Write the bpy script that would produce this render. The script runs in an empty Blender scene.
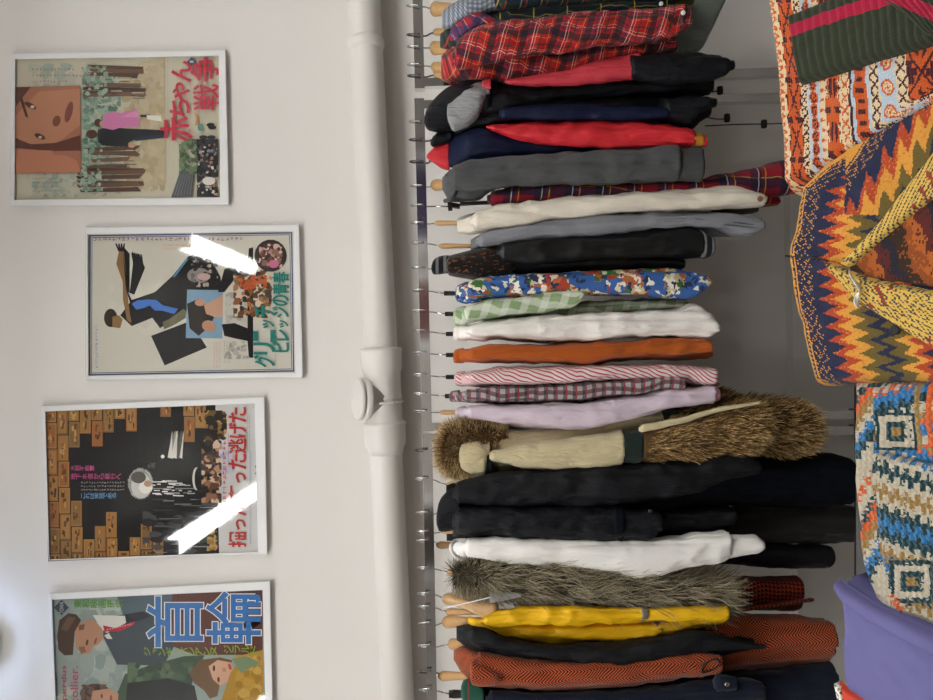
import bpy, math, random
from mathutils import Vector, noise
random.seed(7)
S = bpy.context.scene
COL = S.collection
PI = math.pi

# ------------------------------------------------------------------ camera frame (phone held sideways: picture-right is down)
FPX, CX, CY = 700.0, 466.5, 350.0
TH = math.radians(1.15)
CAM = Vector((0, 0, 1.45))
R = Vector((-math.sin(TH), 0, -math.cos(TH)))      # picture right  (towards the floor)
U = Vector((math.cos(TH), 0, -math.sin(TH)))       # picture up     (along the wall)
F = Vector((0, 1, 0))
WALL = 2.48
RAIL = 2.10
def pt(px, py, Y):
    return CAM + Y * (R * ((px - CX) / FPX) + U * ((CY - py) / FPX) + F)
def lin(c):
    return c / 12.92 if c <= 0.04045 else ((c + 0.055) / 1.055) ** 2.4
def C(h, k=1.0):
    h = h.lstrip('#')
    return tuple(min(1, lin(int(h[i:i + 2], 16) / 255) * k) for i in (0, 2, 4)) + (1,)

# ------------------------------------------------------------------ object helpers
def link(name, me, parent=None):
    o = bpy.data.objects.new(name, me); COL.objects.link(o)
    if parent is not None: o.parent = parent
    return o
def tag(o, label=None, cat=None, group=None, kind=None):
    if label: o['label'] = label
    if cat: o['category'] = cat
    if group: o['group'] = group
    if kind: o['kind'] = kind
    return o
def empty(name, loc, label, cat, group=None):
    o = bpy.data.objects.new(name, None); COL.objects.link(o)
    o.location = loc; o.empty_display_size = 0.05
    return tag(o, label, cat, group)
def world_loc(o):
    v = Vector((0, 0, 0))
    while o is not None:
        v += o.location; o = o.parent
    return v
def mesh(name, verts, faces, mats, parent=None, smooth=True, mi=None, uvs=None, cols=None, origin=None):
    """verts in world space; the object gets its own origin"""
    verts = [Vector(v) for v in verts]
    if origin is None:
        if parent is not None: origin = world_loc(parent)
        else:
            n = len(verts)
            origin = Vector((sum(v.x for v in verts) / n, sum(v.y for v in verts) / n, min(v.z for v in verts)))
    me = bpy.data.meshes.new(name)
    me.from_pydata([v - origin for v in verts], [], faces)
    for m in (mats if isinstance(mats, (list, tuple)) else [mats]): me.materials.append(m)
    if smooth: me.polygons.foreach_set('use_smooth', [True] * len(me.polygons))
    if mi: me.polygons.foreach_set('material_index', mi)
    if uvs:
        l = me.uv_layers.new(name='UVMap')
        flat = []
        for p in me.polygons:
            for k in p.loop_indices:
                flat.extend(uvs[me.loops[k].vertex_index] if not callable(uvs) else uvs(p.index, k))
        l.data.foreach_set('uv', flat)
    if cols:                                   # one colour per face
        a = me.color_attributes.new('Col', 'FLOAT_COLOR', 'CORNER')
        flat = []
        for p in me.polygons: flat.extend(list(cols[p.index]) * p.loop_total)
        a.data.foreach_set('color', flat)
    me.validate()
    o = link(name, me, parent)
    o.location = origin - (world_loc(parent) if parent is not None else Vector((0, 0, 0)))
    return o
class MB:
    """collects boxes, tubes and lofts into one mesh"""
    def __init__(s): s.v = []; s.f = []; s.m = []
    def add(s, v, f, m=0):
        b = len(s.v); s.v += v; s.f += [tuple(i + b for i in q) for q in f]; s.m += [m] * len(f)
    def box(s, c, ax, ay, az, m=0):
        """c centre; ax, ay, az half-extent vectors"""
        v = [c + ax * i + ay * j + az * k for i in (-1, 1) for j in (-1, 1) for k in (-1, 1)]
        s.add(v, [(0, 1, 3, 2), (4, 6, 7, 5), (0, 4, 5, 1), (2, 3, 7, 6), (0, 2, 6, 4), (1, 5, 7, 3)], m)
    def bar(s, p, q, w, h=None, m=0, ref=None):
        h = h or w
        d = (q - p).normalized(); ref = ref or Vector((0, 1, 0))
        x = d.cross(ref).normalized(); y = d.cross(x).normalized()
        s.box((p + q) / 2, d * ((q - p).length / 2), x * w, y * h, m)
    def rings(s, rings, cap0=True, cap1=True, m=0):
        n = len(rings[0]); v = [p for r in rings for p in r]; f = []
        for i in range(len(rings) - 1):
            for j in range(n):
                a, b = i * n + j, i * n + (j + 1) % n
                f.append((a, b, b + n, a + n))
        if cap0: f.append(tuple(range(n - 1, -1, -1)))
        if cap1: f.append(tuple((len(rings) - 1) * n + j for j in range(n)))
        s.add(v, f, m)
    def tube(s, pts, r, n=8, m=0, cap=True):
        rs = []; prev = None
        for i, p in enumerate(pts):
            d = (pts[min(i + 1, len(pts) - 1)] - pts[max(i - 1, 0)])
            d = d.normalized() if d.length > 1e-9 else Vector((0, 0, 1))
            if prev is None:
                prev = d.orthogonal().normalized()
            x = (prev - d * prev.dot(d)).normalized(); prev = x; y = d.cross(x)
            rr = r[i] if isinstance(r, (list, tuple)) else r
            rs.append([p + x * rr * math.cos(2 * PI * k / n) + y * rr * math.sin(2 * PI * k / n) for k in range(n)])
        s.rings(rs, cap, cap, m)
    def disc(s, c, nrm, r, h, n=14, m=0):
        nrm = nrm.normalized(); x = nrm.orthogonal().normalized(); y = nrm.cross(x)
        s.rings([[c + nrm * t + (x * math.cos(2 * PI * k / n) + y * math.sin(2 * PI * k / n)) * q for k in range(n)]
                 for t, q in ((0, r), (h * .7, r), (h, r * .8))], m=m)
    def build(s, name, mats, parent=None, smooth=False, origin=None):
        return mesh(name, s.v, s.f, mats, parent, smooth, mi=s.m, origin=origin)
def smooth_path(pts, n=6):
    out = []
    for i in range(len(pts) - 1):
        a, b, c, d = pts[max(i - 1, 0)], pts[i], pts[i + 1], pts[min(i + 2, len(pts) - 1)]
        for k in range(n):
            t = k / n
            out.append(b * 1.0 + ((c - a) * .5) * t + (a - b * 2.5 + c * 2 - d * .5) * t * t + (b * 1.5 - a * .5 - c * 1.5 + d * .5) * t ** 3)
    out.append(pts[-1]); return out

# ------------------------------------------------------------------ materials
class NM:
    def __init__(s, name):
        s.mat = bpy.data.materials.new(name); s.mat.use_nodes = True
        s.nt = s.mat.node_tree; s.b = s.nt.nodes['Principled BSDF']
    def node(s, t, **kw):
        n = s.nt.nodes.new(t)
        for k, v in kw.items():
            if k.startswith('i_'): s.put(n.inputs[k[2:].replace('_', ' ')], v)
            else: setattr(n, k, v)
        return n
    def put(s, sock, v):
        if isinstance(v, bpy.types.NodeSocket): s.nt.links.new(v, sock)
        else: sock.default_value = v
    def math(s, op, a, b=None, c=None):
        n = s.nt.nodes.new('ShaderNodeMath'); n.operation = op
        s.put(n.inputs[0], a)
        if b is not None: s.put(n.inputs[1], b)
        if c is not None: s.put(n.inputs[2], c)
        return n.outputs[0]
    def mix(s, f, a, b, mode='MIX'):
        n = s.nt.nodes.new('ShaderNodeMix'); n.data_type = 'RGBA'; n.blend_type = mode
        s.put(n.inputs[0], f); s.put(n.inputs[6], a); s.put(n.inputs[7], b)
        return n.outputs[2]
    def uv(s):
        t = s.node('ShaderNodeTexCoord'); x = s.node('ShaderNodeSeparateXYZ')
        s.nt.links.new(t.outputs['UV'], x.inputs[0])
        return t.outputs['UV'], x.outputs[0], x.outputs[1]
    def objco(s):
        return s.node('ShaderNodeTexCoord').outputs['Object']
    def noise(s, vec, scale, detail=3, rough=.55):
        n = s.node('ShaderNodeTexNoise'); s.put(n.inputs['Vector'], vec) if vec else None
        n.inputs['Scale'].default_value = scale; n.inputs['Detail'].default_value = detail; n.inputs['Roughness'].default_value = rough
        return n.outputs[0]
    def bump(s, h, strength=.3, dist=.002):
        n = s.node('ShaderNodeBump'); n.inputs['Strength'].default_value = strength; n.inputs['Distance'].default_value = dist
        s.put(n.inputs['Height'], h); s.put(s.b.inputs['Normal'], n.outputs[0])
    def fin(s, col, rough=.85, metal=0, sheen=0, spec=.3):
        s.put(s.b.inputs['Base Color'], col); s.b.inputs['Roughness'].default_value = rough
        s.b.inputs['Metallic'].default_value = metal
        s.b.inputs['Specular IOR Level'].default_value = spec
        if sheen:
            s.b.inputs['Sheen Weight'].default_value = sheen; s.b.inputs['Sheen Roughness'].default_value = .5
        return s.mat
def plain(name, col, rough=.6, metal=0, spec=.4, bump=0, bscale=60, var=0):
    m = NM(name); c = C(col) if isinstance(col, str) else col
    v = m.objco()
    if bump: m.bump(m.noise(v, bscale), bump, .002)
    if var:
        f = m.noise(v, 9, 4)
        c = m.mix(m.math('MULTIPLY', f, var), c, tuple(x * .55 for x in c[:3]) + (1,))
    return m.fin(c, rough, metal, 0, spec)
def fabric(name, col, rough=.88, weave=900, sheen=.12, spec=.2, var=.25, bump=.25, crush=0):
    """woven or knitted cloth: fine weave bump and slight uneven dye"""
    m = NM(name); uv, u, v = m.uv(); c = C(col)
    w = m.math('MULTIPLY', m.math('SINE', m.math('MULTIPLY', u, weave * 2)), m.math('SINE', m.math('MULTIPLY', v, weave * 2)))
    n = m.noise(m.objco(), 45, 5)
    cr = m.node('ShaderNodeMapping'); m.put(cr.inputs[0], m.objco()); cr.inputs['Scale'].default_value = (1.6, 1, .55); cr.inputs['Rotation'].default_value = (.3, .5, 0)
    big = m.math('ABSOLUTE', m.math('SUBTRACT', m.noise(cr.outputs[0], 26, 2), .5))
    h = m.math('ADD', m.math('ADD', m.math('MULTIPLY', w, .10), m.math('MULTIPLY', n, .5 + crush * 2)), m.math('MULTIPLY', big, 5 + crush * 14))
    m.bump(h, bump + crush, .004)
    c = m.mix(m.math('MULTIPLY', m.noise(m.objco(), 160, 4), var), c, tuple(x * .6 for x in c[:3]) + (1,))
    return m.fin(c, rough, 0, sheen, spec)
def plaid(name, base, us=(), vs=(), rough=.88, ang=0, crush=0):
    """stripes (period, offset, width, colour, strength) across and along the cloth"""
    m = NM(name); uv, u, v = m.uv(); c = C(base)
    if ang:
        u, v = (m.math('ADD', m.math('MULTIPLY', u, math.cos(ang)), m.math('MULTIPLY', v, math.sin(ang))),
                m.math('SUBTRACT', m.math('MULTIPLY', v, math.cos(ang)), m.math('MULTIPLY', u, math.sin(ang))))
    for co, st in ((u, us), (v, vs)):
        for (p, o, w, colr, a) in st:
            fr = m.math('FRACT', m.math('DIVIDE', m.math('ADD', co, o + 50 * p), p))
            c = m.mix(m.math('MULTIPLY', m.math('LESS_THAN', fr, w / p), a), c, C(colr))
    m.bump(m.noise(m.objco(), 60, 5), .2 + crush, .003)
    return m.fin(c, rough, 0, .08, .2)
def attr_mat(name, rough=.9, spec=.2, knit=0, sheen=0, bump=.5, bdist=.002):
    m = NM(name); a = m.node('ShaderNodeVertexColor'); a.layer_name = 'Col'
    c = a.outputs[0]
    if knit:
        uv, u, v = m.uv()
        uu = m.math('MULTIPLY', u, PI); vv = m.math('MULTIPLY', v, 2 * PI)
        st = m.math('ABSOLUTE', m.math('SINE', uu))
        ch = m.math('SINE', m.math('ADD', vv, m.math('MULTIPLY', st, 2.2)))
        h = m.math('ADD', st, m.math('MULTIPLY', ch, .5))
        h = m.math('ADD', h, m.math('MULTIPLY', m.noise(m.objco(), 500, 4), 1.2))
        m.bump(h, bump, bdist)
        c = m.mix(m.math('MULTIPLY', m.noise(m.objco(), 420, 4), .75), c, m.mix(1.0, c, (.45, .42, .4, 1), 'MULTIPLY'))
    return m.fin(c, rough, 0, sheen, spec)

M = {}
def wall_mat():
    m = NM('painted_plaster'); v = m.objco()
    m.bump(m.math('ADD', m.noise(v, 14, 4), m.math('MULTIPLY', m.noise(v, 160, 3), .15)), .12, .004)
    c = m.mix(m.math('MULTIPLY', m.noise(v, 2.5, 3), .5), C('#e4e1dc'), C('#dcd9d5'))
    return m.fin(c, .62, 0, 0, .3)
M['wall'] = wall_mat()
M['ceil'] = plain('ceiling_paint', '#dddbd8', .8)
M['floor'] = plain('grey_concrete_floor', '#625d56', .6, bump=.1, var=.4)
M['chrome'] = plain('polished_chrome', (.82, .82, .83, 1), .09, 1)
M['wire'] = plain('steel_wire', (.5, .5, .5, 1), .25, 1)
M['dwire'] = plain('dark_wire', (.12, .11, .11, 1), .35, 1)
M['pvc'] = plain('white_painted_pipe', '#dedbd5', .38, spec=.5, bump=.06, bscale=12)
M['frame'] = plain('white_frame_paint', '#e6e6e6', .45)
M['blackp'] = plain('black_plastic', '#141414', .35)
M['greyp'] = plain('grey_plastic', '#35373a', .45)
M['print'] = attr_mat('poster_print', .85, .05)
def wood(name, c1, c2, rough=.3):
    m = NM(name); v = m.objco()
    mp = m.node('ShaderNodeMapping'); m.put(mp.inputs[0], v); mp.inputs['Scale'].default_value = (60, 6, 60)
    f = m.noise(mp.outputs[0], 3, 4)
    return m.fin(m.mix(f, C(c1), C(c2)), rough, 0, 0, .5)
M['wood'] = wood('pale_varnished_wood', '#cda777', '#ad8450')
M['wood_dark'] = wood('brown_wood', '#8a6a48', '#6d5136')
M['table'] = wood('dark_stained_wood', '#2b2622', '#1c1917', .5)
def glass():
    m = NM('clear_glazing'); m.nt.nodes.remove(m.b)
    out = m.nt.nodes['Material Output']
    t = m.node('ShaderNodeBsdfTransparent'); g = m.node('ShaderNodeBsdfGlossy'); g.inputs['Roughness'].default_value = .04
    fr = m.node('ShaderNodeFresnel'); fr.inputs['IOR'].default_value = 1.5
    mx = m.node('ShaderNodeMixShader'); m.put(mx.inputs[0], fr.outputs[0])
    m.nt.links.new(t.outputs[0], mx.inputs[1]); m.nt.links.new(g.outputs[0], mx.inputs[2])
    m.nt.links.new(mx.outputs[0], out.inputs[0])
    return m.mat
M['glass'] = glass()
def emit(name, col, k):
    m = NM(name); m.put(m.b.inputs['Emission Color'], col); m.b.inputs['Emission Strength'].default_value = k
    return m.fin((.8, .8, .8, 1), .5)
LAMP_K = 15.0
M['lamp'] = emit('tube_light', (1, .988, .962, 1), LAMP_K)
M['bulb'] = emit('cool_lamp_glass', (.5, .66, 1, 1), 16.0)

# ------------------------------------------------------------------ room shell
def slab(name, lo, hi, mat):
    lo, hi = Vector(lo), Vector(hi); b = MB(); d = (hi - lo) / 2
    b.box((lo + hi) / 2, Vector((d.x, 0, 0)), Vector((0, d.y, 0)), Vector((0, 0, d.z)))
    return tag(b.build(name, mat), kind='structure')
XL, XR, YB, CEIL = -3.0, 3.0, -3.2, 3.25
LZ = 3.05
slab('floor', (XL - .1, YB - .1, -.1), (XR + .1, WALL + .1, 0), M['floor'])
slab('ceiling', (XL - .1, YB - .1, CEIL), (XR + .1, WALL + .1, CEIL + .1), M['ceil'])
slab('wall_back', (XL - .1, WALL, 0), (XR + .1, WALL + .1, CEIL), M['wall'])
M['dim'] = plain('taupe_wall_paint', '#8a857f', .7)
slab('wall_front', (XL - .1, YB - .1, 0), (XR + .1, YB, CEIL), plain('grey_wall_paint', '#98938d', .7))
slab('wall_left', (XL - .1, YB, 0), (XL, WALL, CEIL), M['dim'])
slab('wall_right', (XR, YB, 0), (XR + .1, WALL, CEIL), M['dim'])
def reflection_panel(name, x0, x1, z1, col):  # unseen panels shaped like doors, added for the chrome rails to reflect
    b = MB(); xc = (x0 + x1) / 2
    b.box(Vector((xc, YB + .02, z1 / 2)), Vector(((x1 - x0) / 2, 0, 0)), Vector((0, .02, 0)), Vector((0, 0, z1 / 2)))
    for xx in (x0 - .035, x1 + .035): b.box(Vector((xx, YB + .025, z1 / 2)), Vector((.035, 0, 0)), Vector((0, .025, 0)), Vector((0, 0, z1 / 2)), 1)
    b.box(Vector((xc, YB + .025, z1 + .035)), Vector(((x1 - x0) / 2 + .07, 0, 0)), Vector((0, .025, 0)), Vector((0, 0, .035)), 1)
    tag(b.build(name, [plain(name + '_paint', col, .5), M['frame']]), kind='structure')
reflection_panel('door_1', 1.15, 2.0, 2.25, '#32254a')
reflection_panel('door_2', .1, .75, 2.25, '#5a302a')
reflection_panel('door_3', -2.3, -1.6, 2.25, '#3a3028')
bz = pt(787, 350, WALL).z
slab('baseboard_back', (XL, WALL - .045, 0), (XR, WALL, bz), M['wall'])

# ceiling tube lights (middle front pair seen in the poster glass)
def ceiling_light(x, y0, y1, label):
    root = empty('ceiling_light', (x, (y0 + y1) / 2, LZ), label, 'ceiling light', 'long tube lights hanging from the ceiling')
    h = MB()
    for yy in (y0 - .02, y1 + .02): h.box(Vector((x, yy, LZ - .05)), Vector((.04, 0, 0)), Vector((0, .02, 0)), Vector((0, 0, .055)))
    h.box(Vector((x, (y0 + y1) / 2, LZ - .012)), Vector((.055, 0, 0)), Vector((0, (y1 - y0) / 2 + .02, 0)), Vector((0, 0, .03)))
    h.build('housing', M['frame'], root)
    d = MB(); n = 16; a0 = math.radians(10)
    d.rings([[Vector((x + .055 * math.cos(a0 - (PI + 2 * a0) * k / n), yy, LZ - .062 + .055 * math.sin(a0 - (PI + 2 * a0) * k / n))) for k in range(n + 1)] for yy in (y0, y1)])
    d.build('diffuser', M['lamp'], root, True)
    for yy in (y0 + .2, y1 - .2):
        b = MB(); b.tube([Vector((x, yy, LZ)), Vector((x, yy, CEIL))], .003, 6); b.build('suspension_wire', M['wire'], root)
ceiling_light(-.985, -.26, 1.32, 'hanging tube light over the brick wall poster side')
ceiling_light(.63, -.10, 1.08, 'hanging tube light over the middle of the racks')
ceiling_light(2.2, -.2, 1.3, 'hanging tube light close to the right side wall')
ceiling_light(-2.55, -.2, 1.3, 'hanging tube light close to the left side wall')

ceiling_light(-.985, -3.0, -2.0, 'hanging tube light behind the viewer over the poster side')  # this unseen rear pair is added as extra light
ceiling_light(.63, -3.0, -2.0, 'hanging tube light behind the viewer near the room middle')

# round lamp at the top edge of the picture
c = pt(-21, 642, WALL); root = empty('wall_lamp', c, 'round white-rimmed lamp with bluish glass high on the wall', 'lamp')
b = MB(); k = 32
def circ(r, y): return [c + Vector((r * math.cos(2 * PI * i / k), y, r * math.sin(2 * PI * i / k))) for i in range(k)]
b.rings([circ(.078, 0), circ(.086, -.01), circ(.086, -.03), circ(.08, -.036), circ(.076, -.03), circ(.074, -.012)], True, True)
b.build('rim', M['frame'], root, True)
b = MB(); b.rings([circ(.073, -.012), circ(.070, -.035), circ(.058, -.058), circ(.035, -.074), circ(.01, -.080)], True, True)
b.build('lamp_glass', M['bulb'], root, True)

# ------------------------------------------------------------------ drain pipe
PY = 2.40
def lathe(b, prof, p0, ax, n=36, m=0):
    ax = ax.normalized(); x = ax.orthogonal().normalized(); y = ax.cross(x)
    b.rings([[p0 + ax * t + (x * math.cos(2 * PI * i / n) + y * math.sin(2 * PI * i / n)) * r for i in range(n)] for t, r in prof], True, True, m)
root = empty('drain_pipe', pt(383, 330, PY), 'white painted drain pipe running along the wall above the clothes racks', 'pipe')
pa, pb = pt(347, -350, PY), pt(413, 1010, PY)
pa.x = min(pa.x, XR - .002)
ax = (pb - pa).normalized()
def onpipe(py):      # the point of the pipe seen at that height of the picture
    t = 0.0
    a, bb = -350.0, 1010.0
    return pt(347 + (413 - 347) * (py - a) / (bb - a), py, PY)
b = MB(); b.rings([[p + (ax.orthogonal().normalized() * math.cos(2 * PI * i / 40) + ax.cross(ax.orthogonal().normalized()) * math.sin(2 * PI * i / 40)) * .0565 for i in range(40)]
                   for p in (pa + ax * .002, onpipe(46), onpipe(355), onpipe(420), pb)])
b.build('pipe_tube', M['pvc'], root, True)
b = MB(); q = onpipe(45)
lathe(b, [(-.018, .057), (-.014, .062), (0, .064), (.006, .061), (.02, .057)], q, ax); b.build('joint_ring', M['pvc'], root, True)
b = MB(); q = onpipe(349)
lathe(b, [(-.004, .057), (-.002, .070), (.006, .073), (.012, .070), (.07, .069), (.078, .064), (.10, .062), (.16, .062), (.166, .064), (.17, .064), (.175, .062), (.245, .062), (.25, .070), (.256, .074), (.262, .071), (.325, .070), (.34, .062), (.36, .057)], q, ax)
b.build('pipe_fitting', M['pvc'], root, True)
b = MB(); q = onpipe(398)
bd = (-R * .90 - F * .43).normalized()
lathe(b, [(0, .060), (.052, .062), (.054, .070), (.060, .0715), (.076, .0715), (.078, .066), (.080, .066), (.082, .072), (.094, .071), (.096, .066)], q, bd)
b.build('cleanout_cap', M['pvc'], root, True)
b = MB(); q = onpipe(402); x_ = ax.orthogonal().normalized(); y_ = ax.cross(x_)
b.tube([q + (x_ * math.cos(t * PI / 20) + y_ * math.sin(t * PI / 20)) * .0655 for t in range(41)], .004, 8); b.build('joint_ring', M['pvc'], root, True)
b = MB()
for i, dx in enumerate((-6, 0, 6)):                     # small raised rings moulded on the fitting
    cc = pt(387, 386 + dx * .75, PY - .0705)
    b.tube([cc + R * .006 * math.cos(t * PI / 5) + U * .006 * math.sin(t * PI / 5) for t in range(11)], .0012, 5)
b.build('moulded_mark', M['pvc'], root, True)

# ------------------------------------------------------------------ posters
SMALL = 'っッャゃィ'
def glyph(ch, off=0.0):
    key = (ch, off)
    if key not in glyph.c:
        cu = bpy.data.curves.new('txt', 'FONT'); cu.body = ch; cu.resolution_u = 3; cu.offset = off
        o = bpy.data.objects.new('txt', cu); COL.objects.link(o)
        dg = bpy.context.evaluated_depsgraph_get()
        me = o.evaluated_get(dg).to_mesh()
        v = [(p.co.x, p.co.y) for p in me.vertices]; f = [tuple(p.vertices) for p in me.polygons]
        o.evaluated_get(dg).to_mesh_clear()
        bpy.data.objects.remove(o); bpy.data.curves.remove(cu)
        glyph.c[key] = (v, f)
    return glyph.c[key]
glyph.c = {}
class Poster:
    def __init__(s, outer, prnt, ox, oy, sc, label):
        s.ox, s.oy, s.sc = ox, oy, sc; s.label = label
        s.outer = outer; s.v = []; s.f = []; s.c = []; s.lay = 0; s.prnt = prnt
    YP = WALL - .012
    def P(s, zx, zy, lay=None):
        return pt(s.ox + zx / s.sc, s.oy + zy / s.sc, s.YP - .00012 * (s.lay if lay is None else lay))
    def poly(s, pts, col, new=True):
        s.lay += .17 if new else .045
        b = len(s.v); s.v += [s.P(*p) for p in pts]; s.f.append(tuple(range(b, b + len(pts)))); s.c.append(C(col) if isinstance(col, str) else col)
    def rect(s, x0, y0, x1, y1, col, new=True): s.poly([(x0, y0), (x1, y0), (x1, y1), (x0, y1)], col, new)
    def ell(s, x, y, rx, ry, col, new=True, n=18, rot=0):
        s.poly([(x + rx * math.cos(t) * math.cos(rot) - ry * math.sin(t) * math.sin(rot), y + rx * math.cos(t) * math.sin(rot) + ry * math.sin(t) * math.cos(rot))
                for t in (2 * PI * i / n for i in range(n))], col, new)
    def blobs(s, x0, y0, x1, y1, cols, n, r0, r1, new=True, asp=1.0, rnd=None):
        for i in range(n):
            x, y = random.uniform(x0, x1), random.uniform(y0, y1); r = random.uniform(r0, r1); k = 8
            s.poly([(min(max(x + asp * r * random.uniform(.6, 1.2) * math.cos(2 * PI * j / k), x0), x1), min(max(y + r * random.uniform(.6, 1.2) * math.sin(2 * PI * j / k), y0), y1)) for j in range(k)], random.choice(cols), False)
    def dashes(s, x0, y0, x1, y1, col, lines=1, vert=True, size=5):
        """rows of print too small to read"""
        s.lay += .2
        def sign(xa, ya, w):
            t = w * .16
            for q in range(random.randint(2, 3)):
                k = random.uniform(0, w * .8)
                if random.random() < .5: s.rect(xa, ya + k, xa + w * random.uniform(.6, 1), ya + k + t, col, False)
                else: s.rect(xa + k, ya, xa + k + t, ya + w * random.uniform(.6, 1), col, False)
        for l in range(lines):
            if vert:    # column running down the poster (picture x)
                yy = y0 + (y1 - y0) * (l + .5) / lines; x = x0
                while x + size * .8 <= x1 + .1: sign(x, yy - size * .4, size * .8); x += size * 1.08
            else:
                xx = x0 + (x1 - x0) * (l + .5) / lines; y = y0
                while y + size * .8 <= y1 + .1: sign(xx - size * .4, y, size * .8); y += size * 1.08
    def char(s, ch, x0, y0, x1, y1, col, off=0.0, skew=0, new=True, bold=0.0):
        """one upright character filling the box (its top faces picture-left)"""
        if new: s.lay += .3
        v, f = glyph(ch, 0.0); 
        if not v: return
        ax, bx = min(p[0] for p in v), max(p[0] for p in v); ay, by = min(p[1] for p in v), max(p[1] for p in v)
        vo, f = glyph(ch, off) if off else (v, f)
        b = len(s.v)
        for (gx, gy) in vo:
            u = (gx - ax) / max(bx - ax, 1e-6); w = (gy - ay) / max(by - ay, 1e-6)
            s.v.append(s.P(x1 - w * (x1 - x0), y1 - u * (y1 - y0) + skew * w))
        for q in f:
            s.f.append(tuple(b + i for i in q)); s.c.append(C(col) if isinstance(col, str) else col)
    def row(s, text, x0, y1, x1, y0, col, off=0.012, gap=.08):
        """text read across the upright poster: picture y falls from y1 to y0"""
        n = len(text); st = (y1 - y0) / n; s.lay += .3
        for i, ch in enumerate(text):
            if ch == ' ': continue
            yy1 = y1 - i * st
            if ch == '・': s.char(ch, (x0 + x1) / 2 - 5, yy1 - st * .6, (x0 + x1) / 2 + 5, yy1 - st * .4, col, off, new=False)
            elif ch in SMALL: s.char(ch, x0 + (x1 - x0) * .42, yy1 - st * .78, x1 - (x1 - x0) * .03, yy1 - st * .16, col, off, new=False)
            else: s.char(ch, x0, yy1 - st * (1 - gap), x1, yy1 - st * gap, col, off, new=False)
    def colm(s, text, x0, x1, y0, y1, col, off=0.01, gap=.06):
        n = len(text); st = (x1 - x0) / n; s.lay += .3
        for i, ch in enumerate(text):
            if ch == ' ': continue
            xx = x0 + i * st
            if ch in SMALL:
                s.char(ch, xx + st * .2, y0 + (y1 - y0) * .05, xx + st * .8, y0 + (y1 - y0) * .68, col, off, new=False); continue
            s.char(ch, xx + st * gap, y0, xx + st * (1 - gap), y1, col, off, new=False)
    def line(s, text, x0, y1, x1, y0, col, off=0.01):
        """latin line: keeps the letters' own widths"""
        v, f = glyph(text, 0.0); s.lay += .3
        ax, bx = min(p[0] for p in v), max(p[0] for p in v); ay, by = min(p[1] for p in v), max(p[1] for p in v)
        vo, f = glyph(text, off) if off else (v, f)
        b = len(s.v)
        for (gx, gy) in vo:
            u = (gx - ax) / (bx - ax); w = (gy - ay) / (by - ay)
            s.v.append(s.P(x1 - w * (x1 - x0), y1 - u * (y1 - y0)))
        for q in f: s.f.append(tuple(b + i for i in q)); s.c.append(C(col))
    def finish(s):
        o = s.outer                       # four picture corners: top-left, top-right, bottom-right, bottom-left
        cen = pt(sum(p[0] for p in o) / 4, sum(p[1] for p in o) / 4, WALL)
        root = empty('framed_poster', cen, s.label, 'poster', 'white framed film posters on the wall')
        def q(p, Y): return pt(p[0], p[1], Y)
        inn = s.prnt
        b = MB(); y0, y1 = WALL - .001, WALL - .026
        ccx, ccy = sum(p[0] for p in o) / 4, sum(p[1] for p in o) / 4
        def lv(P, Y, g=0): return [pt(p[0] + (g if p[0] < ccx else -g), p[1] + (g if p[1] < ccy else -g), Y) for p in P]
        loops = [lv(o, y0), lv(o, y1 + .002), lv(o, y1, .5), lv(inn, y1, -.4), lv(inn, y1 + .002), lv(inn, WALL - .0115)]
        v = [p for L in loops for p in L]; f = []
        for i in range(len(loops) - 1):
            for j in range(4):
                f.append((i * 4 + j, i * 4 + (j + 1) % 4, i * 4 + 4 + (j + 1) % 4, i * 4 + 4 + j))
        b.add(v, f); b.build('frame', M['frame'], root)
        b = MB(); A, B = lv(o, WALL - .002, 1), lv(o, WALL - .010, 1)
        b.add(A + B, [(3, 2, 1, 0), (4, 5, 6, 7)] + [(j, (j + 1) % 4, 4 + (j + 1) % 4, 4 + j) for j in range(4)]); b.build('backing', M['frame'], root)
        mesh('print', s.v, s.f, M['print'], root, False, cols=s.c)
        b = MB(); A, B = lv(inn, WALL - .0215, -.3), lv(inn, WALL - .0235, -.3)
        b.add(B, [(0, 1, 2, 3)]); b.build('glazing', M['glass'], root)

# poster with the brush-lettered red title
P = Poster([(12, 53.5), (225.5, 50), (229, 205), (10, 206)], [(15.4, 59.3), (218.6, 56), (220.4, 197.4), (14.7, 200)], 0, 40, 3.8875,
           'white framed poster with brushed red Japanese title and a pink-dressed figure')
P.poly([(52, 70), (855, 58), (862, 616), (50, 628)], '#c9c3ad')
P.blobs(100, 90, 470, 600, ['#b7bda9', '#a9b6a2', '#bcbfab', '#9fb3a4'], 120, 12, 34)
P.blobs(320, 110, 470, 560, ['#7d9c88', '#8aa896', '#6f9080', '#9db5a2', '#5f7f6c'], 260, 5, 15)
P.blobs(130, 515, 420, 610, ['#a8b3a4', '#c2c0aa', '#98a79a'], 90, 5, 14)
P.poly([(545, 85), (640, 66), (645, 560), (560, 575)], '#bcae8e')
P.blobs(470, 90, 640, 590, ['#bfb08f', '#b8a886', '#c6b898', '#b0a07e'], 160, 8, 24)
for (a, bq, cq, dq, n) in ((320, 170, 570, 215, 4), (340, 100, 560, 130, 3), (300, 500, 565, 585, 6), (330, 425, 545, 440, 3), (320, 470, 520, 490, 2)):
    for i in range(n):
        t0 = bq + (dq - bq) * i / max(n - 1, 1); sk = random.uniform(-10, 12)
        P.poly([(a + random.uniform(-8, 20), t0 - 5), (cq + random.uniform(-30, 5), t0 - 8 + sk), (cq + random.uniform(-30, 10), t0 + 10 + sk), (a + random.uniform(0, 20), t0 + 7)], random.choice(['#5a4436', '#6b5040', '#4c3a30', '#755a48']))
P.blobs(318, 100, 420, 255, ['#8fa894', '#a5b8a6', '#7a9482', '#b5c0ae'], 60, 5, 12)
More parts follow.
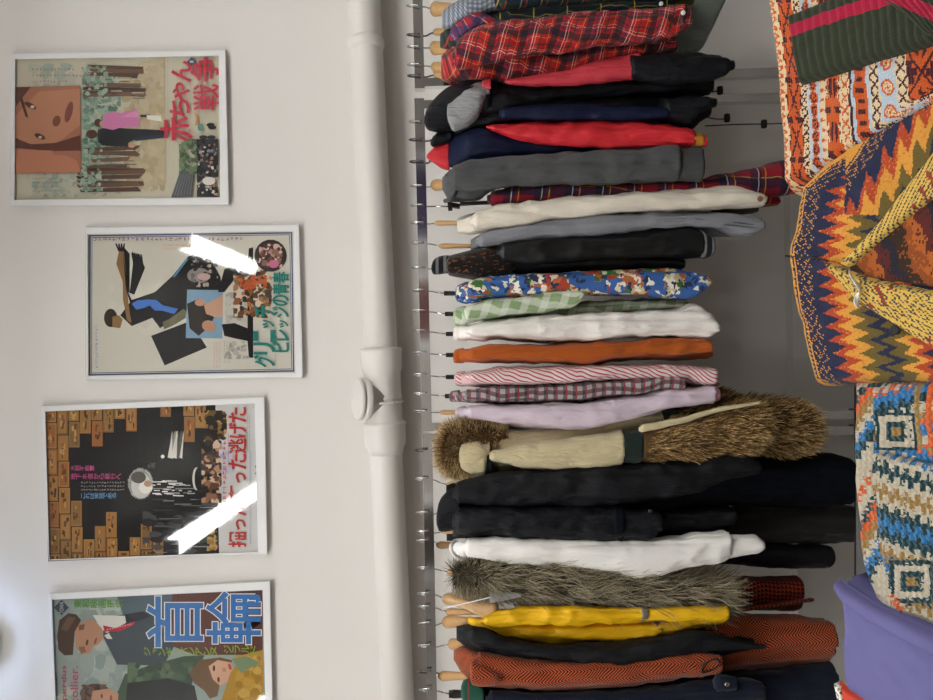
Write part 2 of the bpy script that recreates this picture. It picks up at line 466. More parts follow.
P.blobs(310, 415, 400, 590, ['#8fa894', '#a5b8a6', '#7a9482', '#b5c0ae'], 60, 5, 12)
for i in range(26):
    x = random.uniform(380, 520); y = random.choice([random.uniform(90, 250), random.uniform(420, 540)])
    P.rect(x, y, x + random.uniform(10, 50), y + 3, random.choice(['#5d5a50', '#d9d4c4', '#474038']))
P.poly([(380, 350), (410, 338), (500, 345), (640, 350), (646, 378), (520, 388), (498, 400), (500, 415), (400, 410), (380, 395)], '#23252c')
P.poly([(520, 378), (640, 366), (645, 380), (525, 392)], '#2c3547')
P.ell(356, 366, 22, 17, '#54382c'); P.ell(382, 322, 16, 16, '#4a2f28'); P.ell(395, 325, 9, 11, '#c79a80')
P.poly([(400, 292), (440, 276), (470, 285), (530, 268), (545, 335), (470, 340), (440, 350), (402, 342)], '#cf7cab')
P.poly([(470, 300), (535, 270), (540, 300)], '#dc92bb'); P.rect(545, 290, 585, 300, '#3d3636'); P.rect(545, 312, 575, 322, '#caa28a'); P.poly([(570, 292), (625, 294), (632, 318), (572, 308)], '#e6e2d6')
P.ell(512, 410, 14, 9, '#c79a80')
# tinted portrait block: plain stand-in face
P.poly([(55, 183), (312, 177), (315, 515), (53, 520)], '#a96f56')
P.poly([(55, 300), (150, 200), (312, 190), (312, 330), (210, 410), (120, 405), (60, 380)], '#bb8264')
P.poly([(55, 184), (120, 182), (60, 260)], '#5e3a30'); P.poly([(60, 380), (120, 405), (215, 400), (312, 370), (315, 430), (200, 432), (60, 420)], '#63392e')
P.poly([(55, 425), (205, 430), (205, 445), (260, 450), (300, 470), (315, 515), (53, 520)], '#bf7f62')
P.ell(118, 255, 26, 10, '#5c382d', rot=.5); P.ell(126, 260, 8, 6, '#e2cdb8'); P.ell(155, 375, 22, 10, '#4f3026', rot=.4); P.ell(156, 378, 7, 5, '#d8bfa8')
P.ell(220, 315, 15, 22, '#7c4a39', rot=.3); P.ell(268, 280, 14, 42, '#82493c', rot=.25); P.poly([(75, 225), (84, 215), (110, 300), (100, 300)], '#4d2f27')
P.dashes(125, 103, 300, 125, '#b5607a', 1, True, 13); P.dashes(125, 128, 380, 148, '#b5607a', 1, True, 13); P.dashes(125, 152, 275, 170, '#b5607a', 1, True, 13)
P.dashes(125, 530, 240, 595, '#454038', 4, True, 6)
P.dashes(645, 70, 660, 300, '#55504a', 1, False, 4); P.dashes(652, 400, 662, 500, '#8a8070', 1, False, 4); P.dashes(738, 150, 744, 270, '#55504a', 1, False, 4)
P.blobs(695, 385, 790, 520, ['#6c8160', '#7d9070', '#566b4b', '#465a40'], 110, 5, 14)
P.poly([(665, 612), (700, 510), (755, 525), (745, 608)], '#4c4e52')
for i in range(6): P.poly([(676 + i * 12, 606), (704 + i * 9, 520), (707 + i * 9, 520), (680 + i * 12, 606)], '#75777c')
P.blobs(765, 385, 848, 610, ['#26262b', '#34343a', '#1e1f24', '#4b4a50', '#3a3436'], 150, 8, 20)
P.blobs(770, 400, 848, 605, ['#b99a86', '#d8d4cc', '#8a8a90', '#a58370'], 46, 4, 8)
P.ell(812, 548, 26, 16, '#dcd8d0')
for (x, y) in ((822, 378), (790, 378), (825, 340), (818, 330)): P.ell(x, y, 16, 8, '#26282c')
P.poly([(752, 275), (772, 300), (768, 330), (758, 335), (762, 305)], '#c98a4a'); P.ell(780, 340, 12, 14, '#5f8f86')
P.char('赤', 625, 300, 748, 392, '#c23246', .022); P.char('ち', 662, 232, 735, 302, '#c23246', .025); P.char('ゃ', 672, 166, 736, 232, '#c23246', .018); P.char('ん', 668, 82, 742, 162, '#c23246', .022)
P.char('戦', 752, 172, 850, 272, '#c23246', .012); P.char('争', 742, 66, 850, 160, '#c23246', .014)
P.poly([(745, 66), (763, 84), (745, 102), (727, 84)], '#2a3a66'); P.rect(738, 80, 752, 88, '#d8d6cc')
P.dashes(832, 66, 842, 84, '#333333', 2, False, 4)
P.finish()

# poster with the teal title
P = Poster([(86, 227.5), (299, 224.7), (303, 377.5), (86.5, 379.8)], [(87.8, 234.2), (293.5, 231.2), (295.5, 372.4), (88.5, 376)], 70, 215, 3.8875,
           'white framed poster with teal Japanese title and a dark figure with blue patch')
P.poly([(60, 66), (875, 55), (885, 618), (60, 632)], '#cfcbbd')
for (w, col) in ((0, '#3c4a78'), (5, '#d6d4cc'), (8, '#56648c'), (11, '#cfcbbd')):
    P.poly([(76 + w, 78 + w), (864 - w, 67 + w), (872 - w, 608 - w), (74 + w, 624 - w)], col)
BK = '#1d1c1e'
P.blobs(150, 200, 580, 480, ['#cbc7b9', '#d3cfc2'], 40, 20, 40)
P.poly([(195, 390), (240, 330), (330, 300), (400, 235), (460, 160), (500, 150), (550, 175), (585, 240), (590, 300), (455, 360), (450, 395), (380, 420), (350, 440), (320, 400), (240, 432)], BK)
P.poly([(205, 120), (232, 150), (215, 235), (225, 300), (250, 310), (292, 205), (268, 150), (248, 160), (240, 230), (232, 300), (205, 240)], BK)
for i in range(5): P.poly([(238 + i * 9, 150), (244 + i * 9, 140 + i * 4), (262 + i * 6, 200), (250 + i * 6, 215)], BK, False)
P.poly([(180, 190), (192, 130), (208, 135), (215, 200), (222, 290), (232, 380), (240, 420), (222, 410), (206, 330), (205, 260)], '#8b6a45')
P.poly([(205, 150), (212, 190), (226, 300), (240, 330), (233, 340), (218, 290)], BK)
for i in range(4): P.poly([(175 + i * 11, 112), (181 + i * 11, 110), (196 + i * 5, 140), (188 + i * 5, 142)], BK, False)
P.ell(158, 400, 26, 36, '#3a2c22'); P.poly([(165, 395), (190, 390), (205, 405), (195, 440), (165, 436)], '#8b6a45')
P.poly([(240, 345), (262, 332), (300, 328), (335, 330), (360, 350), (420, 365), (405, 385), (360, 372), (330, 372), (310, 352), (285, 362), (258, 368)], '#4a78c8')
P.poly([(400, 240), (455, 168), (460, 172), (405, 244)], '#5a90b8')
P.ell(500, 235, 45, 30, '#8f8a86'); P.blobs(470, 160, 575, 280, ['#3b3836', '#6d6a66', '#2a2828', '#b8a69a'], 40, 4, 12); P.ell(520, 240, 26, 14, '#c9a6a0')
P.poly([(315, 470), (468, 412), (532, 515), (368, 585)], '#222124')
P.poly([(360, 415), (385, 405), (440, 365), (452, 372), (450, 400), (400, 430), (365, 445)], '#6f6a52')
P.poly([(455, 290), (595, 292), (592, 480), (450, 478)], '#7fa0b8')
P.poly([(455, 345), (500, 325), (540, 360), (560, 400), (535, 440), (500, 470), (465, 440)], '#2c2420')
P.poly([(520, 350), (560, 330), (595, 310), (592, 400), (560, 395), (530, 385)], '#c69a80'); P.ell(540, 432, 28, 22, '#b98a70', rot=.3); P.ell(505, 340, 20, 14, '#c49478')
P.poly([(575, 300), (600, 210), (640, 195), (655, 225), (690, 215), (695, 130), (712, 125), (712, 555), (695, 555), (690, 490), (640, 480), (600, 470), (590, 425), (640, 420), (690, 440), (690, 240), (640, 250), (600, 300)], BK)
P.blobs(605, 300, 690, 420, ['#b9b5ac', '#a8a49c', '#c6c2b8'], 50, 8, 18); P.blobs(600, 490, 700, 560, ['#b5b1a8', '#a09c94'], 24, 6, 14)
P.blobs(635, 215, 785, 400, ['#8a5a3a', '#b9734a', '#3a332e', '#d8c8b0', '#6d4632', '#4a4640', '#c98a62', '#57432f', '#7d7044'], 150, 6, 16)
P.blobs(660, 235, 765, 290, ['#b5552f', '#c4623a'], 20, 8, 14)
P.ell(780, 158, 63, 63, '#3c3230'); P.blobs(735, 112, 825, 205, ['#8a6a5a', '#b98c80', '#4a3a36', '#d2b0a4', '#6a4640'], 60, 6, 14); P.ell(792, 190, 20, 16, '#c87090')
P.dashes(92, 84, 690, 104, '#8f5a86', 1, True, 17); P.dashes(360, 110, 505, 138, '#d09a6a', 2, True, 10)
P.dashes(96, 430, 112, 605, '#7090c0', 1, False, 12); P.dashes(556, 492, 588, 600, '#c0607a', 3, False, 6); P.dashes(595, 490, 625, 580, '#555555', 3, False, 5)
P.dashes(795, 540, 802, 585, '#444444', 1, False, 5); P.dashes(856, 230, 864, 590, '#555555', 1, False, 5); P.dashes(848, 82, 856, 115, '#333333', 1, False, 5); P.dashes(776, 330, 786, 450, '#c05a50', 1, False, 7)
P.row('グリニッチ・', 716, 592, 795, 300, '#2c8076', .03, .05)
P.row('ビレッジの青春', 788, 534, 850, 220, '#2c8076', .028, .05)
P.finish()

# poster with the brick wall
P = Poster([(41, 406), (264.5, 397), (267.5, 554), (48.8, 560.5)], [(45.3, 411.5), (254.5, 403.5), (258, 552), (49.5, 559.5)], 30, 385, 3.732,
           'white framed poster of a broken brick wall around dark water')
P.poly([(52, 92), (842, 62), (858, 626), (68, 658)], '#1b191b')
tops = [650, 650, 300, 258, 295, 250, 195, 248, 102, 153, 190, 150, 285, 150]
bots = [650, 650, 395, 545, 480, 440, 570, 530, 470, 525, 999, 999, 999, 999]
BR = ['#96703f', '#a2733f', '#8a6a40', '#a67a46', '#7d5f3c', '#b08048', '#9a6238']
for r in range(14):
    x0 = 58 + r * 43; x1 = x0 + 40
    segs = []
    y = 92 - r * 2 - (0 if r % 2 else 48)
    while y < 655:
        ya, yb = max(y, 94 - r * 2.6), min(y + 95, 655 - r * 2.2)
        if yb - ya > 6 and (yb <= tops[r] + 12 or ya >= bots[r] - 12 or r < 2): segs.append((ya, yb))
        y += 98
    for ya, yb in segs:
        cc = random.choice(BR); xb0, xb1 = x0, x1; sk_ = (ya + yb) / 2 * .028 - 4; x0, x1 = xb0 + sk_, xb1 + sk_
        P.rect(x0, ya, x1, yb, cc)
        P.rect(x0 + 5, ya + 6, x1 - 5, yb - 6, random.choice(BR), True)
        for _ in range(7):
            xx, yy = random.uniform(x0 + 7, x1 - 14), random.uniform(ya + 6, max(ya + 7, yb - 26))
            P.rect(xx, yy, xx + random.uniform(3, 9), min(yy + random.uniform(8, 24), yb - 5), random.choice(['#5c4026', '#6b4a2a', '#c29656', '#4a331f']), False)
        x0, x1 = xb0, xb1
P.blobs(420, 440, 700, 630, ['#2a292b', '#39383a', '#232224', '#4a4a4c'], 60, 6, 16, asp=2.4)
for i in range(46):
    x, y = random.uniform(440, 690), random.uniform(370, 630)
    P.rect(x, y, x + random.uniform(20, 80), y + 3, random.choice(['#6a6a6c', '#8b8b8c', '#48484a', '#333334']), i % 10 == 0)
for i in range(30):
    x, y = random.uniform(450, 590), random.uniform(355, 415)
    P.rect(x, y, x + random.uniform(8, 34), y + 4, random.choice(['#d8d6d0', '#a8a6a2', '#f0eee8']), i % 10 == 0)
P.ell(412, 368, 46, 58, '#8f8d8a'); P.ell(415, 375, 38, 48, '#c9c7c2'); P.ell(432, 382, 26, 24, '#e8e4dc'); P.ell(405, 345, 28, 22, '#55504c'); P.ell(440, 368, 15, 12, '#b58a74')
for i in range(40):
    t = random.uniform(0, 2 * PI); P.poly([(412 + 40 * math.cos(t), 368 + 48 * math.sin(t)), (412 + 50 * math.cos(t + .06), 368 + 62 * math.sin(t + .06)), (412 + 42 * math.cos(t + .1), 368 + 50 * math.sin(t + .1))], '#bdbbb6', i % 10 == 0)
P.ell(495, 267, 7, 7, '#f0eee8')
for i in range(24):
    x = random.uniform(525, 570); P.poly([(x, 170 + random.uniform(0, 40)), (x + 5, 170), (x + random.uniform(-14, 8), 275), (x - 12, 270)], random.choice(['#d8d4cc', '#8a8680', '#5a5652']), i % 8 == 0)
P.blobs(440, 290, 470, 310, ['#3c3836', '#55504c'], 16, 4, 9)
P.poly([(692, 70), (845, 62), (858, 626), (706, 632)], '#c9c8c6')
P.blobs(650, 95, 735, 205, ['#8f6d34', '#3c2e1c', '#c29a52', '#2a2018', '#6d5228', '#1e1814'], 70, 7, 18)
P.blobs(640, 205, 715, 440, ['#3d2c24', '#8a6248', '#241c18', '#b08466', '#5a4030', '#1c1614', '#d0b098'], 120, 7, 17)
P.blobs(660, 540, 700, 620, ['#8f6d34', '#b08a48', '#4a3820'], 30, 5, 12)
P.blobs(705, 240, 760, 330, ['#a5a2b8', '#b4b2c2', '#c0bfc8'], 24, 10, 20)
P.tmp = [P.poly([(620 - 14 * math.cos(t) + 8, 350 + 42 * math.sin(t)), (612 - 14 * math.cos(t) + 8, 350 + 42 * math.sin(t)), (612 - 14 * math.cos(t + .3) + 8, 350 + 42 * math.sin(t + .3)), (620 - 14 * math.cos(t + .3) + 8, 350 + 42 * math.sin(t + .3))], '#d0ccc4', False) for t in (-1.5 + .3 * i for i in range(10))]
P.dashes(716, 175, 736, 510, '#c43a52', 1, False, 17); P.dashes(738, 180, 745, 300, '#555566', 1, False, 6)
P.dashes(808, 110, 822, 250, '#555555', 2, False, 5); P.dashes(815, 250, 830, 600, '#6070a0', 1, False, 7); P.dashes(838, 400, 850, 500, '#777777', 1, False, 5); P.dashes(833, 72, 842, 92, '#333333', 2, False, 4); P.dashes(838, 200, 846, 290, '#777777', 1, False, 5)
P.poly([(838, 330), (850, 322), (850, 338)], '#333333'); P.ell(846, 304, 6, 6, '#333333')
P.row('掘った奪った逃げた', 742, 606, 806, 82, '#bb3a34', .02, .03)
P.colm('大胆不敵！', 150, 240, 300, 320, '#c2508a', .01); P.colm('地下水道から銀行へ', 150, 342, 330, 352, '#c2508a', .01)
P.colm('これは実話である', 190, 322, 402, 424, '#6f9cc8', .01)
P.dashes(190, 358, 360, 398, '#b0aeaa', 3, True, 9)
P.finish()

# poster with blue outlined characters
P = Poster([(49, 593.5), (270, 581), (273.5, 738), (55, 751)], [(52, 599.7), (262.5, 590), (266, 731), (57.5, 744)], 40, 570, 3.8875,
           'white framed poster with big blue white-edged characters and a man in a cap')
P.poly([(44, 112), (866, 74), (890, 650), (60, 690)], '#93a19a')
P.blobs(60, 120, 420, 640, ['#98a69e', '#8a9a94', '#a5b0a6', '#b0b8ac'], 90, 20, 44)
P.poly([(300, 104), (520, 95), (505, 200), (330, 200)], '#52656d')
P.poly([(515, 92), (866, 78), (866, 330), (600, 330), (500, 290)], '#5f3e37')
P.poly([(245, 185), (470, 150), (520, 300), (480, 372), (300, 368), (245, 260)], '#3f4a52'); P.poly([(300, 180), (400, 160), (430, 180), (260, 245)], '#2b2e38')
P.poly([(205, 175), (330, 178), (335, 205), (260, 245), (240, 230)], '#d9d6cd'); P.poly([(245, 215), (290, 225), (368, 200), (365, 212), (310, 238), (250, 240)], '#b8283a')
for i in range(10): P.ell(262 + i * 10, 232 - i * 2.4, 2, 2, '#e8d8d0', i == 0)
P.poly([(250, 255), (268, 245), (282, 268), (262, 268)], '#d9d6cd')
P.poly([(132, 215), (200, 190), (240, 225), (248, 265), (225, 290), (205, 298), (195, 325), (160, 328), (140, 300)], '#b98a6c')
P.poly([(150, 215), (175, 210), (170, 232), (152, 235)], '#7a5540'); P.poly([(150, 300), (172, 296), (180, 318), (160, 326)], '#8a5f48'); P.ell(183, 282, 5, 12, '#5a3b2e', rot=.2); P.ell(216, 276, 4, 14, '#8e4a40', rot=.3)
P.poly([(66, 260), (75, 195), (110, 168), (140, 172), (160, 195), (135, 240), (130, 300), (128, 330), (95, 332), (72, 310)], '#4d3a2c'); P.poly([(80, 230), (110, 180), (140, 185), (105, 240)], '#6a5240')
P.poly([(330, 405), (420, 372), (560, 335), (640, 330), (600, 420), (560, 520), (600, 640), (330, 660), (300, 480)], '#3e5340'); P.blobs(340, 360, 600, 520, ['#4a6048', '#35473a', '#5a6e52'], 60, 10, 26)
P.poly([(340, 440), (500, 420), (600, 450), (640, 640), (320, 660)], '#23282a')
P.poly([(580, 400), (620, 350), (700, 340), (745, 350), (750, 395), (700, 440), (690, 490), (660, 500), (640, 470), (600, 440)], '#6d5236'); P.poly([(655, 375), (690, 350), (745, 360), (752, 395), (735, 430), (700, 450), (672, 425)], '#cda083')
P.ell(676, 382, 5, 12, '#4a3428'); P.ell(694, 426, 5, 11, '#4a3428'); P.ell(716, 388, 8, 9, '#b88468'); P.ell(738, 376, 6, 13, '#b04a48', rot=-.3)
P.poly([(740, 400), (790, 330), (866, 310), (872, 640), (760, 600), (700, 520)], '#b08a3c'); P.blobs(760, 330, 862, 520, ['#bd9746', '#a27c32', '#c6a254'], 40, 10, 24); P.poly([(745, 345), (800, 335), (860, 360), (780, 400)], '#7d9070')
P.ell(215, 480, 60, 38, '#4a3830'); P.blobs(160, 445, 260, 520, ['#5a443a', '#3c2c26', '#6d5446'], 50, 6, 14); P.poly([(205, 470), (270, 460), (305, 480), (300, 560), (230, 560), (195, 520)], '#bd8f72'); P.ell(240, 490, 4, 9, '#4a342a'); P.ell(276, 500, 5, 14, '#8e4a40')
P.poly([(84, 116), (112, 146), (84, 176), (54, 146)], '#3d4656'); P.line('TOWA', 76, 168, 92, 124, '#c9cdcc', .0)
P.colm('東和映画提供', 130, 322, 115, 147, '#5f9a3e', .015)
P.colm('ジャンギャバンアンヌ', 402, 690, 300, 334, '#8aa83c', .01); P.colm('ジラルド', 712, 850, 292, 324, '#8aa83c', .01)
P.line('perdus', 82, 506, 108, 372, '#b84a5c', .01); P.line('collier.', 118, 520, 148, 374, '#b84a5c', .01); P.line('JEAN DELANNOY', 58, 560, 72, 395, '#2a2c30', 0)
P.char('首', 418, 105, 632, 298, '#e6e6e0', .028); P.char('首', 418, 105, 632, 298, '#3f74b4', .012)
P.char('輪', 648, 85, 856, 286, '#e6e6e0', .028); P.char('輪', 648, 85, 856, 286, '#3f74b4', .012)
P.finish()

# ------------------------------------------------------------------ clothes racks
def rack(y0, y1, railpts, posts, label):
    """square chrome rail between two uprights, seen head on"""
    root = empty('clothes_rack', Vector((pt(420, (y0 + y1) / 2, RAIL).x, RAIL, 0)), label, 'clothes rack', 'chrome clothes racks along the wall')
    a, bq = pt(railpts[0], y0, RAIL), pt(railpts[1], y1, RAIL)
    b = MB(); b.bar(a, bq, .0145); b.build('rail', M['chrome'], root)
    for (ty, by) in posts:
        p, q = pt(414 + (ty / 700) * 17, ty, RAIL), pt(853, by, RAIL)
        q2 = q + (q - p).normalized() * .20
        b = MB(); b.bar(p, q2, .0125, .0125); up = b.build('upright', M['chrome'], root)
        b = MB(); e = q + (q - p).normalized() * -.004
        b.bar(e, e + (q - p).normalized() * .014, .0155); b.build('joint_cap', M['blackp'], up)
        b = MB(); z = q2.z
        b.bar(q2 + Vector((0, -.24, 0)), q2 + Vector((0, .24, 0)), .0125, ref=Vector((0, 0, 1)))
        for s in (-.22, .22):
            b.tube([q2 + Vector((0, s, -.01)), Vector((q2.x, q2.y + s, 0.0))], .012, 10)
        b.build('foot', M['chrome'], root)
    a, bq = pt(860, y0 + 2, RAIL), pt(860, y1 - 2, RAIL)
    b = MB(); b.bar(a, bq, .011); b.build('lower_rail', M['table'], root)
rack(-360, 90, (409, 420), [(-355, -340), (84, 71)], 'chrome rack holding the red tartan shirts, topmost in the picture')
rack(100, 431, (419.5, 427.5), [(106, 97), (427, 414)], 'chrome rack holding the shirts between two pairs of uprights')
rack(433, 1000, (427.5, 438), [(437.5, 430), (990, 985)], 'chrome rack holding the coats and the yellow jacket')

def railpx(hy): return 416.5 + hy * .0178 if hy > 95 else 417.5 + (hy - 84) * .018
# ------------------------------------------------------------------ hangers
def hook_pts(hy, pxn, lean=0):
    r = railpx(hy)
    P = lambda px, dy, Y: pt(px, hy + dy, Y)
    return smooth_path([P(pxn + 2, lean, RAIL), P((pxn + r) / 2 + 5, lean * .6, RAIL + .002), P(r + 9, 0, RAIL + .019), P(r - 1, 0, RAIL + .024), P(r - 8, -.6, RAIL + .014),
                        P(r - 9.5, -1.6, RAIL - .004), P(r - 6, -2.2, RAIL - .021), P(r + 3, -2.2, RAIL - .026)], 5)
def hanger(kind, hy, pxn, label, lean=0, dark=False, hw=.007, hh=.016, drop=58, tipw=None, tipy=0, neck=True, reach=.12):
    """kind: wood, dark_wood, plastic, clip"""
    name = {'wood': 'wooden_hanger', 'dark_wood': 'wooden_hanger', 'plastic': 'plastic_hanger', 'clip': 'clip_hanger'}[kind]
    mat = {'wood': M['wood'], 'dark_wood': M['wood_dark'], 'plastic': M['blackp'], 'clip': M['blackp']}[kind]
    root = empty(name, pt(pxn, hy + lean, RAIL), label, 'hanger', {'wood': 'wooden hangers on the racks', 'dark_wood': 'wooden hangers on the racks', 'plastic': 'black plastic hangers on the middle rack', 'clip': 'clip hangers on the racks'}[kind])
    b = MB(); b.tube(hook_pts(hy, pxn, lean), .0022 if not dark else .0025, 6); b.build('hook', M['dwire'] if dark else M['wire'], root, True)
    y = hy + lean
    if kind == 'clip':
        b = MB(); b.bar(pt(pxn + 4, y, RAIL - .17), pt(pxn + 4, y, RAIL + .17), .006, .012); b.build('crossbar', mat, root)
        for s in (-.15, .15):
            b = MB(); b.bar(pt(pxn + 2, y - 2, RAIL + s), pt(pxn + 14, y, RAIL + s), .006, .009); b.bar(pt(pxn + 14, y - 2.5, RAIL + s), pt(pxn + 44, y - 4, RAIL + s), .003, .012); b.build('clip', mat, root)
        return root
    tw = tipw or hw * .8
    st = []
    for t in [i / 8 for i in range(-8, 9)]:
        at = abs(t)
        px = pxn + 4 + drop * at ** 1.25; Y = RAIL + reach * t * .98
        yy = y + (tipy * at ** 1.5 if t < 0 else -tipy * .4 * at)
        w = hw * (1 - .25 * math.sin(PI * at)) + (tw - hw) * at ** 2.5; h = hh * (1 - .35 * at)
        st.append((pt(px + 6, yy, Y) if False else pt(px, yy, Y), w, h))
    rs = []
    for (c, w, h) in st:
        rs.append([c + U * w * math.cos(a) + R * h * math.sin(a) for a in (2 * PI * k / 14 for k in range(14))])
    f0, l0 = rs[0], rs[-1]
    def shrink(r, k, d): 
        m = sum(r, Vector()) / len(r); return [m + (p - m) * k + F * d for p in r]
    rs = [shrink(f0, q, d) for q, d in ((.25, -.013), (.6, -.011), (.87, -.006))] + rs + [shrink(l0, q, d) for q, d in ((.87, .006), (.6, .011), (.25, .013))]
    b = MB(); b.rings(rs); b.build('arms', mat, root, True)
    if kind == 'plastic':
        b = MB(); b.bar(pt(pxn - 1, y, RAIL), pt(pxn + 9, y, RAIL), .0065, .011); b.build('neck', mat, root)
    return root

# ------------------------------------------------------------------ garments
def cat_interp(st, x):
    """smooth interpolation through the stations"""
    n = len(st)
    if x <= st[0][0]: return st[0][1:]
    if x >= st[-1][0]: return st[-1][1:]
    i = max(k for k in range(n - 1) if st[k][0] <= x)
    p1, p2 = st[i], st[i + 1]; h = p2[0] - p1[0]; t = (x - p1[0]) / h
    out = []
    for j in range(1, len(p1)):
        def slope(k):
            if k <= 0 or k >= n - 1:
                a, c = (0, 1) if k <= 0 else (n - 2, n - 1)
                return (st[c][j] - st[a][j]) / (st[c][0] - st[a][0])
            s0 = (st[k][j] - st[k - 1][j]) / (st[k][0] - st[k - 1][0]); s1 = (st[k + 1][j] - st[k][j]) / (st[k + 1][0] - st[k][0])
            return 0 if s0 * s1 <= 0 else 2 * s0 * s1 / (s0 + s1)
        m1, m2 = slope(i) * h, slope(i + 1) * h
        out.append((2 * t**3 - 3 * t**2 + 1) * p1[j] + (t**3 - 2 * t**2 + t) * m1 + (-2 * t**3 + 3 * t**2) * p2[j] + (t**3 - t**2) * m2)
    return tuple(out)
def loft(name, st, Y, hd, mat, parent, top=None, e=2.7, N=56, step=2.6, wr=.009, wl=(.026, .17), seed=None, hollow=True, ramp=0, hem=0.0, build=True, slant=0, round_end=0):
    """cloth tube hanging along the picture's x: st = (px, y0, y1) edges seen from the camera, at depth Y with half-depth hd.
    ramp: px over which the depth grows from the neck to the full half-depth"""
    seed = seed if seed is not None else random.uniform(0, 100)
    x0, x1 = st[0][0], st[-1][0]
    n = max(6, int((x1 - x0) / step)); rings = []; uvs = []
    K = .72
    ts = [i / n for i in range(n + 1)]
    if hollow: ts += ['h1', 'h2']
    xs = []
    for t in ts:
        if t == 'h1': px, sc = x1 - .4, .84
        elif t == 'h2': px, sc = x1 - min(12, (x1 - x0) * .2), .78
        else: px, sc = x0 + (x1 - x0) * t, 1.0
        y0, y1 = cat_interp(st, px)
        jt = min(1.1, (y1 - y0) * .06); y0 += jt * noise.noise(Vector((px / 17, seed, 0))) * 1.5; y1 += jt * noise.noise(Vector((px / 17, seed, 9))) * 1.5
        h = hd
        if ramp: h = hd * (.22 + .78 * min(1, max(0, (px - x0) / ramp)) ** .65)
        if t != 'h1' and t != 'h2' and t < .015 and not ramp: sc *= .55
        if round_end and t not in ('h1', 'h2'):
            d = (x1 - px) / round_end
            if d < 1: sc *= max(.72, math.sqrt(1 - (1 - d) ** 2))
        yc = (y0 + y1) / 2; hw = max(.0035, (y1 - y0) / 2 * Y / FPX) * sc; h *= sc
        a = (px - CX) / FPX; bb = (CY - yc) / FPX
        ring = []; per = 0; uu = []
        prev = None
        for k in range(N):
            th = 2 * PI * k / N + PI / 2                 # seam at the back
            cx, sy = math.cos(th), math.sin(th)
            dx = hw * math.copysign(abs(cx) ** (2 / e), cx); dy = h * math.copysign(abs(sy) ** (2 / e), sy)
            base = CAM + R * (a * (Y - hd * .9)) + F * (Y + dy) + U * (bb * (Y + dy) + dx)
            if slant: base += R * (slant * dy)
            q = Vector((base.x / wl[0], base.y / (wl[0] * 1.6), base.z / wl[1])) + Vector((seed, seed * 1.7, 0))
            q2 = Vector(((base.x + base.z * .35) / .05, base.y / .06, (base.z - base.x * .5) / .085)) + Vector((seed * 2, 0, seed))
            q3 = Vector((base.x / .014, base.y / .02, base.z / .045 + base.y / .05)) + Vector((0, seed, seed * 3))
            q4 = Vector(((base.x * .8 + .3 * base.y) / .030, base.y / .045, base.z / .40)) + Vector((seed * 4, seed, 2))
            rid = 1 - min(1, abs(noise.noise(q4)) * 3.2)
            f = noise.noise(q) * .40 + (.5 - 1.6 * abs(noise.noise(q2))) * .60 + (.3 - abs(noise.noise(q3))) * .35 - rid ** 1.5 * .75 + .25
            fall = min(1, max(.15, (px - x0) / 40))
            amp = min(wr, hw * .5) * fall
            base += U * (cx * f * amp) - F * (abs(sy) * (1 if sy < 0 else -1) * f * wr * fall * 1.25)
            if t == 1.0 and hem: base += R * (noise.noise(q * .7) * hem)
            if prev is not None: per += (base - prev).length
            prev = base; uu.append(per); ring.append(base)
        rings.append(ring); uvs += [(q, a * Y) for q in uu]
    b = MB(); b.rings(rings, True, True)
    # seam-safe uv: last column of faces continues past the perimeter
    nv = N
    def uvf(pi, loop, b=b):
        return (0, 0)
    if not build: return b, rings
    me_uv = []
    for fi, q in enumerate(b.f):
        if len(q) == 4:
            js = [i % nv for i in q]
            for i in q:
                u, v = uvs[i]
                if i % nv == 0 and (nv - 1) in js: u = uvs[i + nv - 1][0] + .012
                me_uv.append((u, v))
        else:
            for i in q: me_uv.append(uvs[i])
    it = iter(me_uv)
    o = mesh(name, b.v, b.f, mat, parent, True)
    l = o.data.uv_layers.new(name='UVMap'); flat = []
    for c in me_uv: flat.extend(c)
    l.data.foreach_set('uv', flat)
    return o
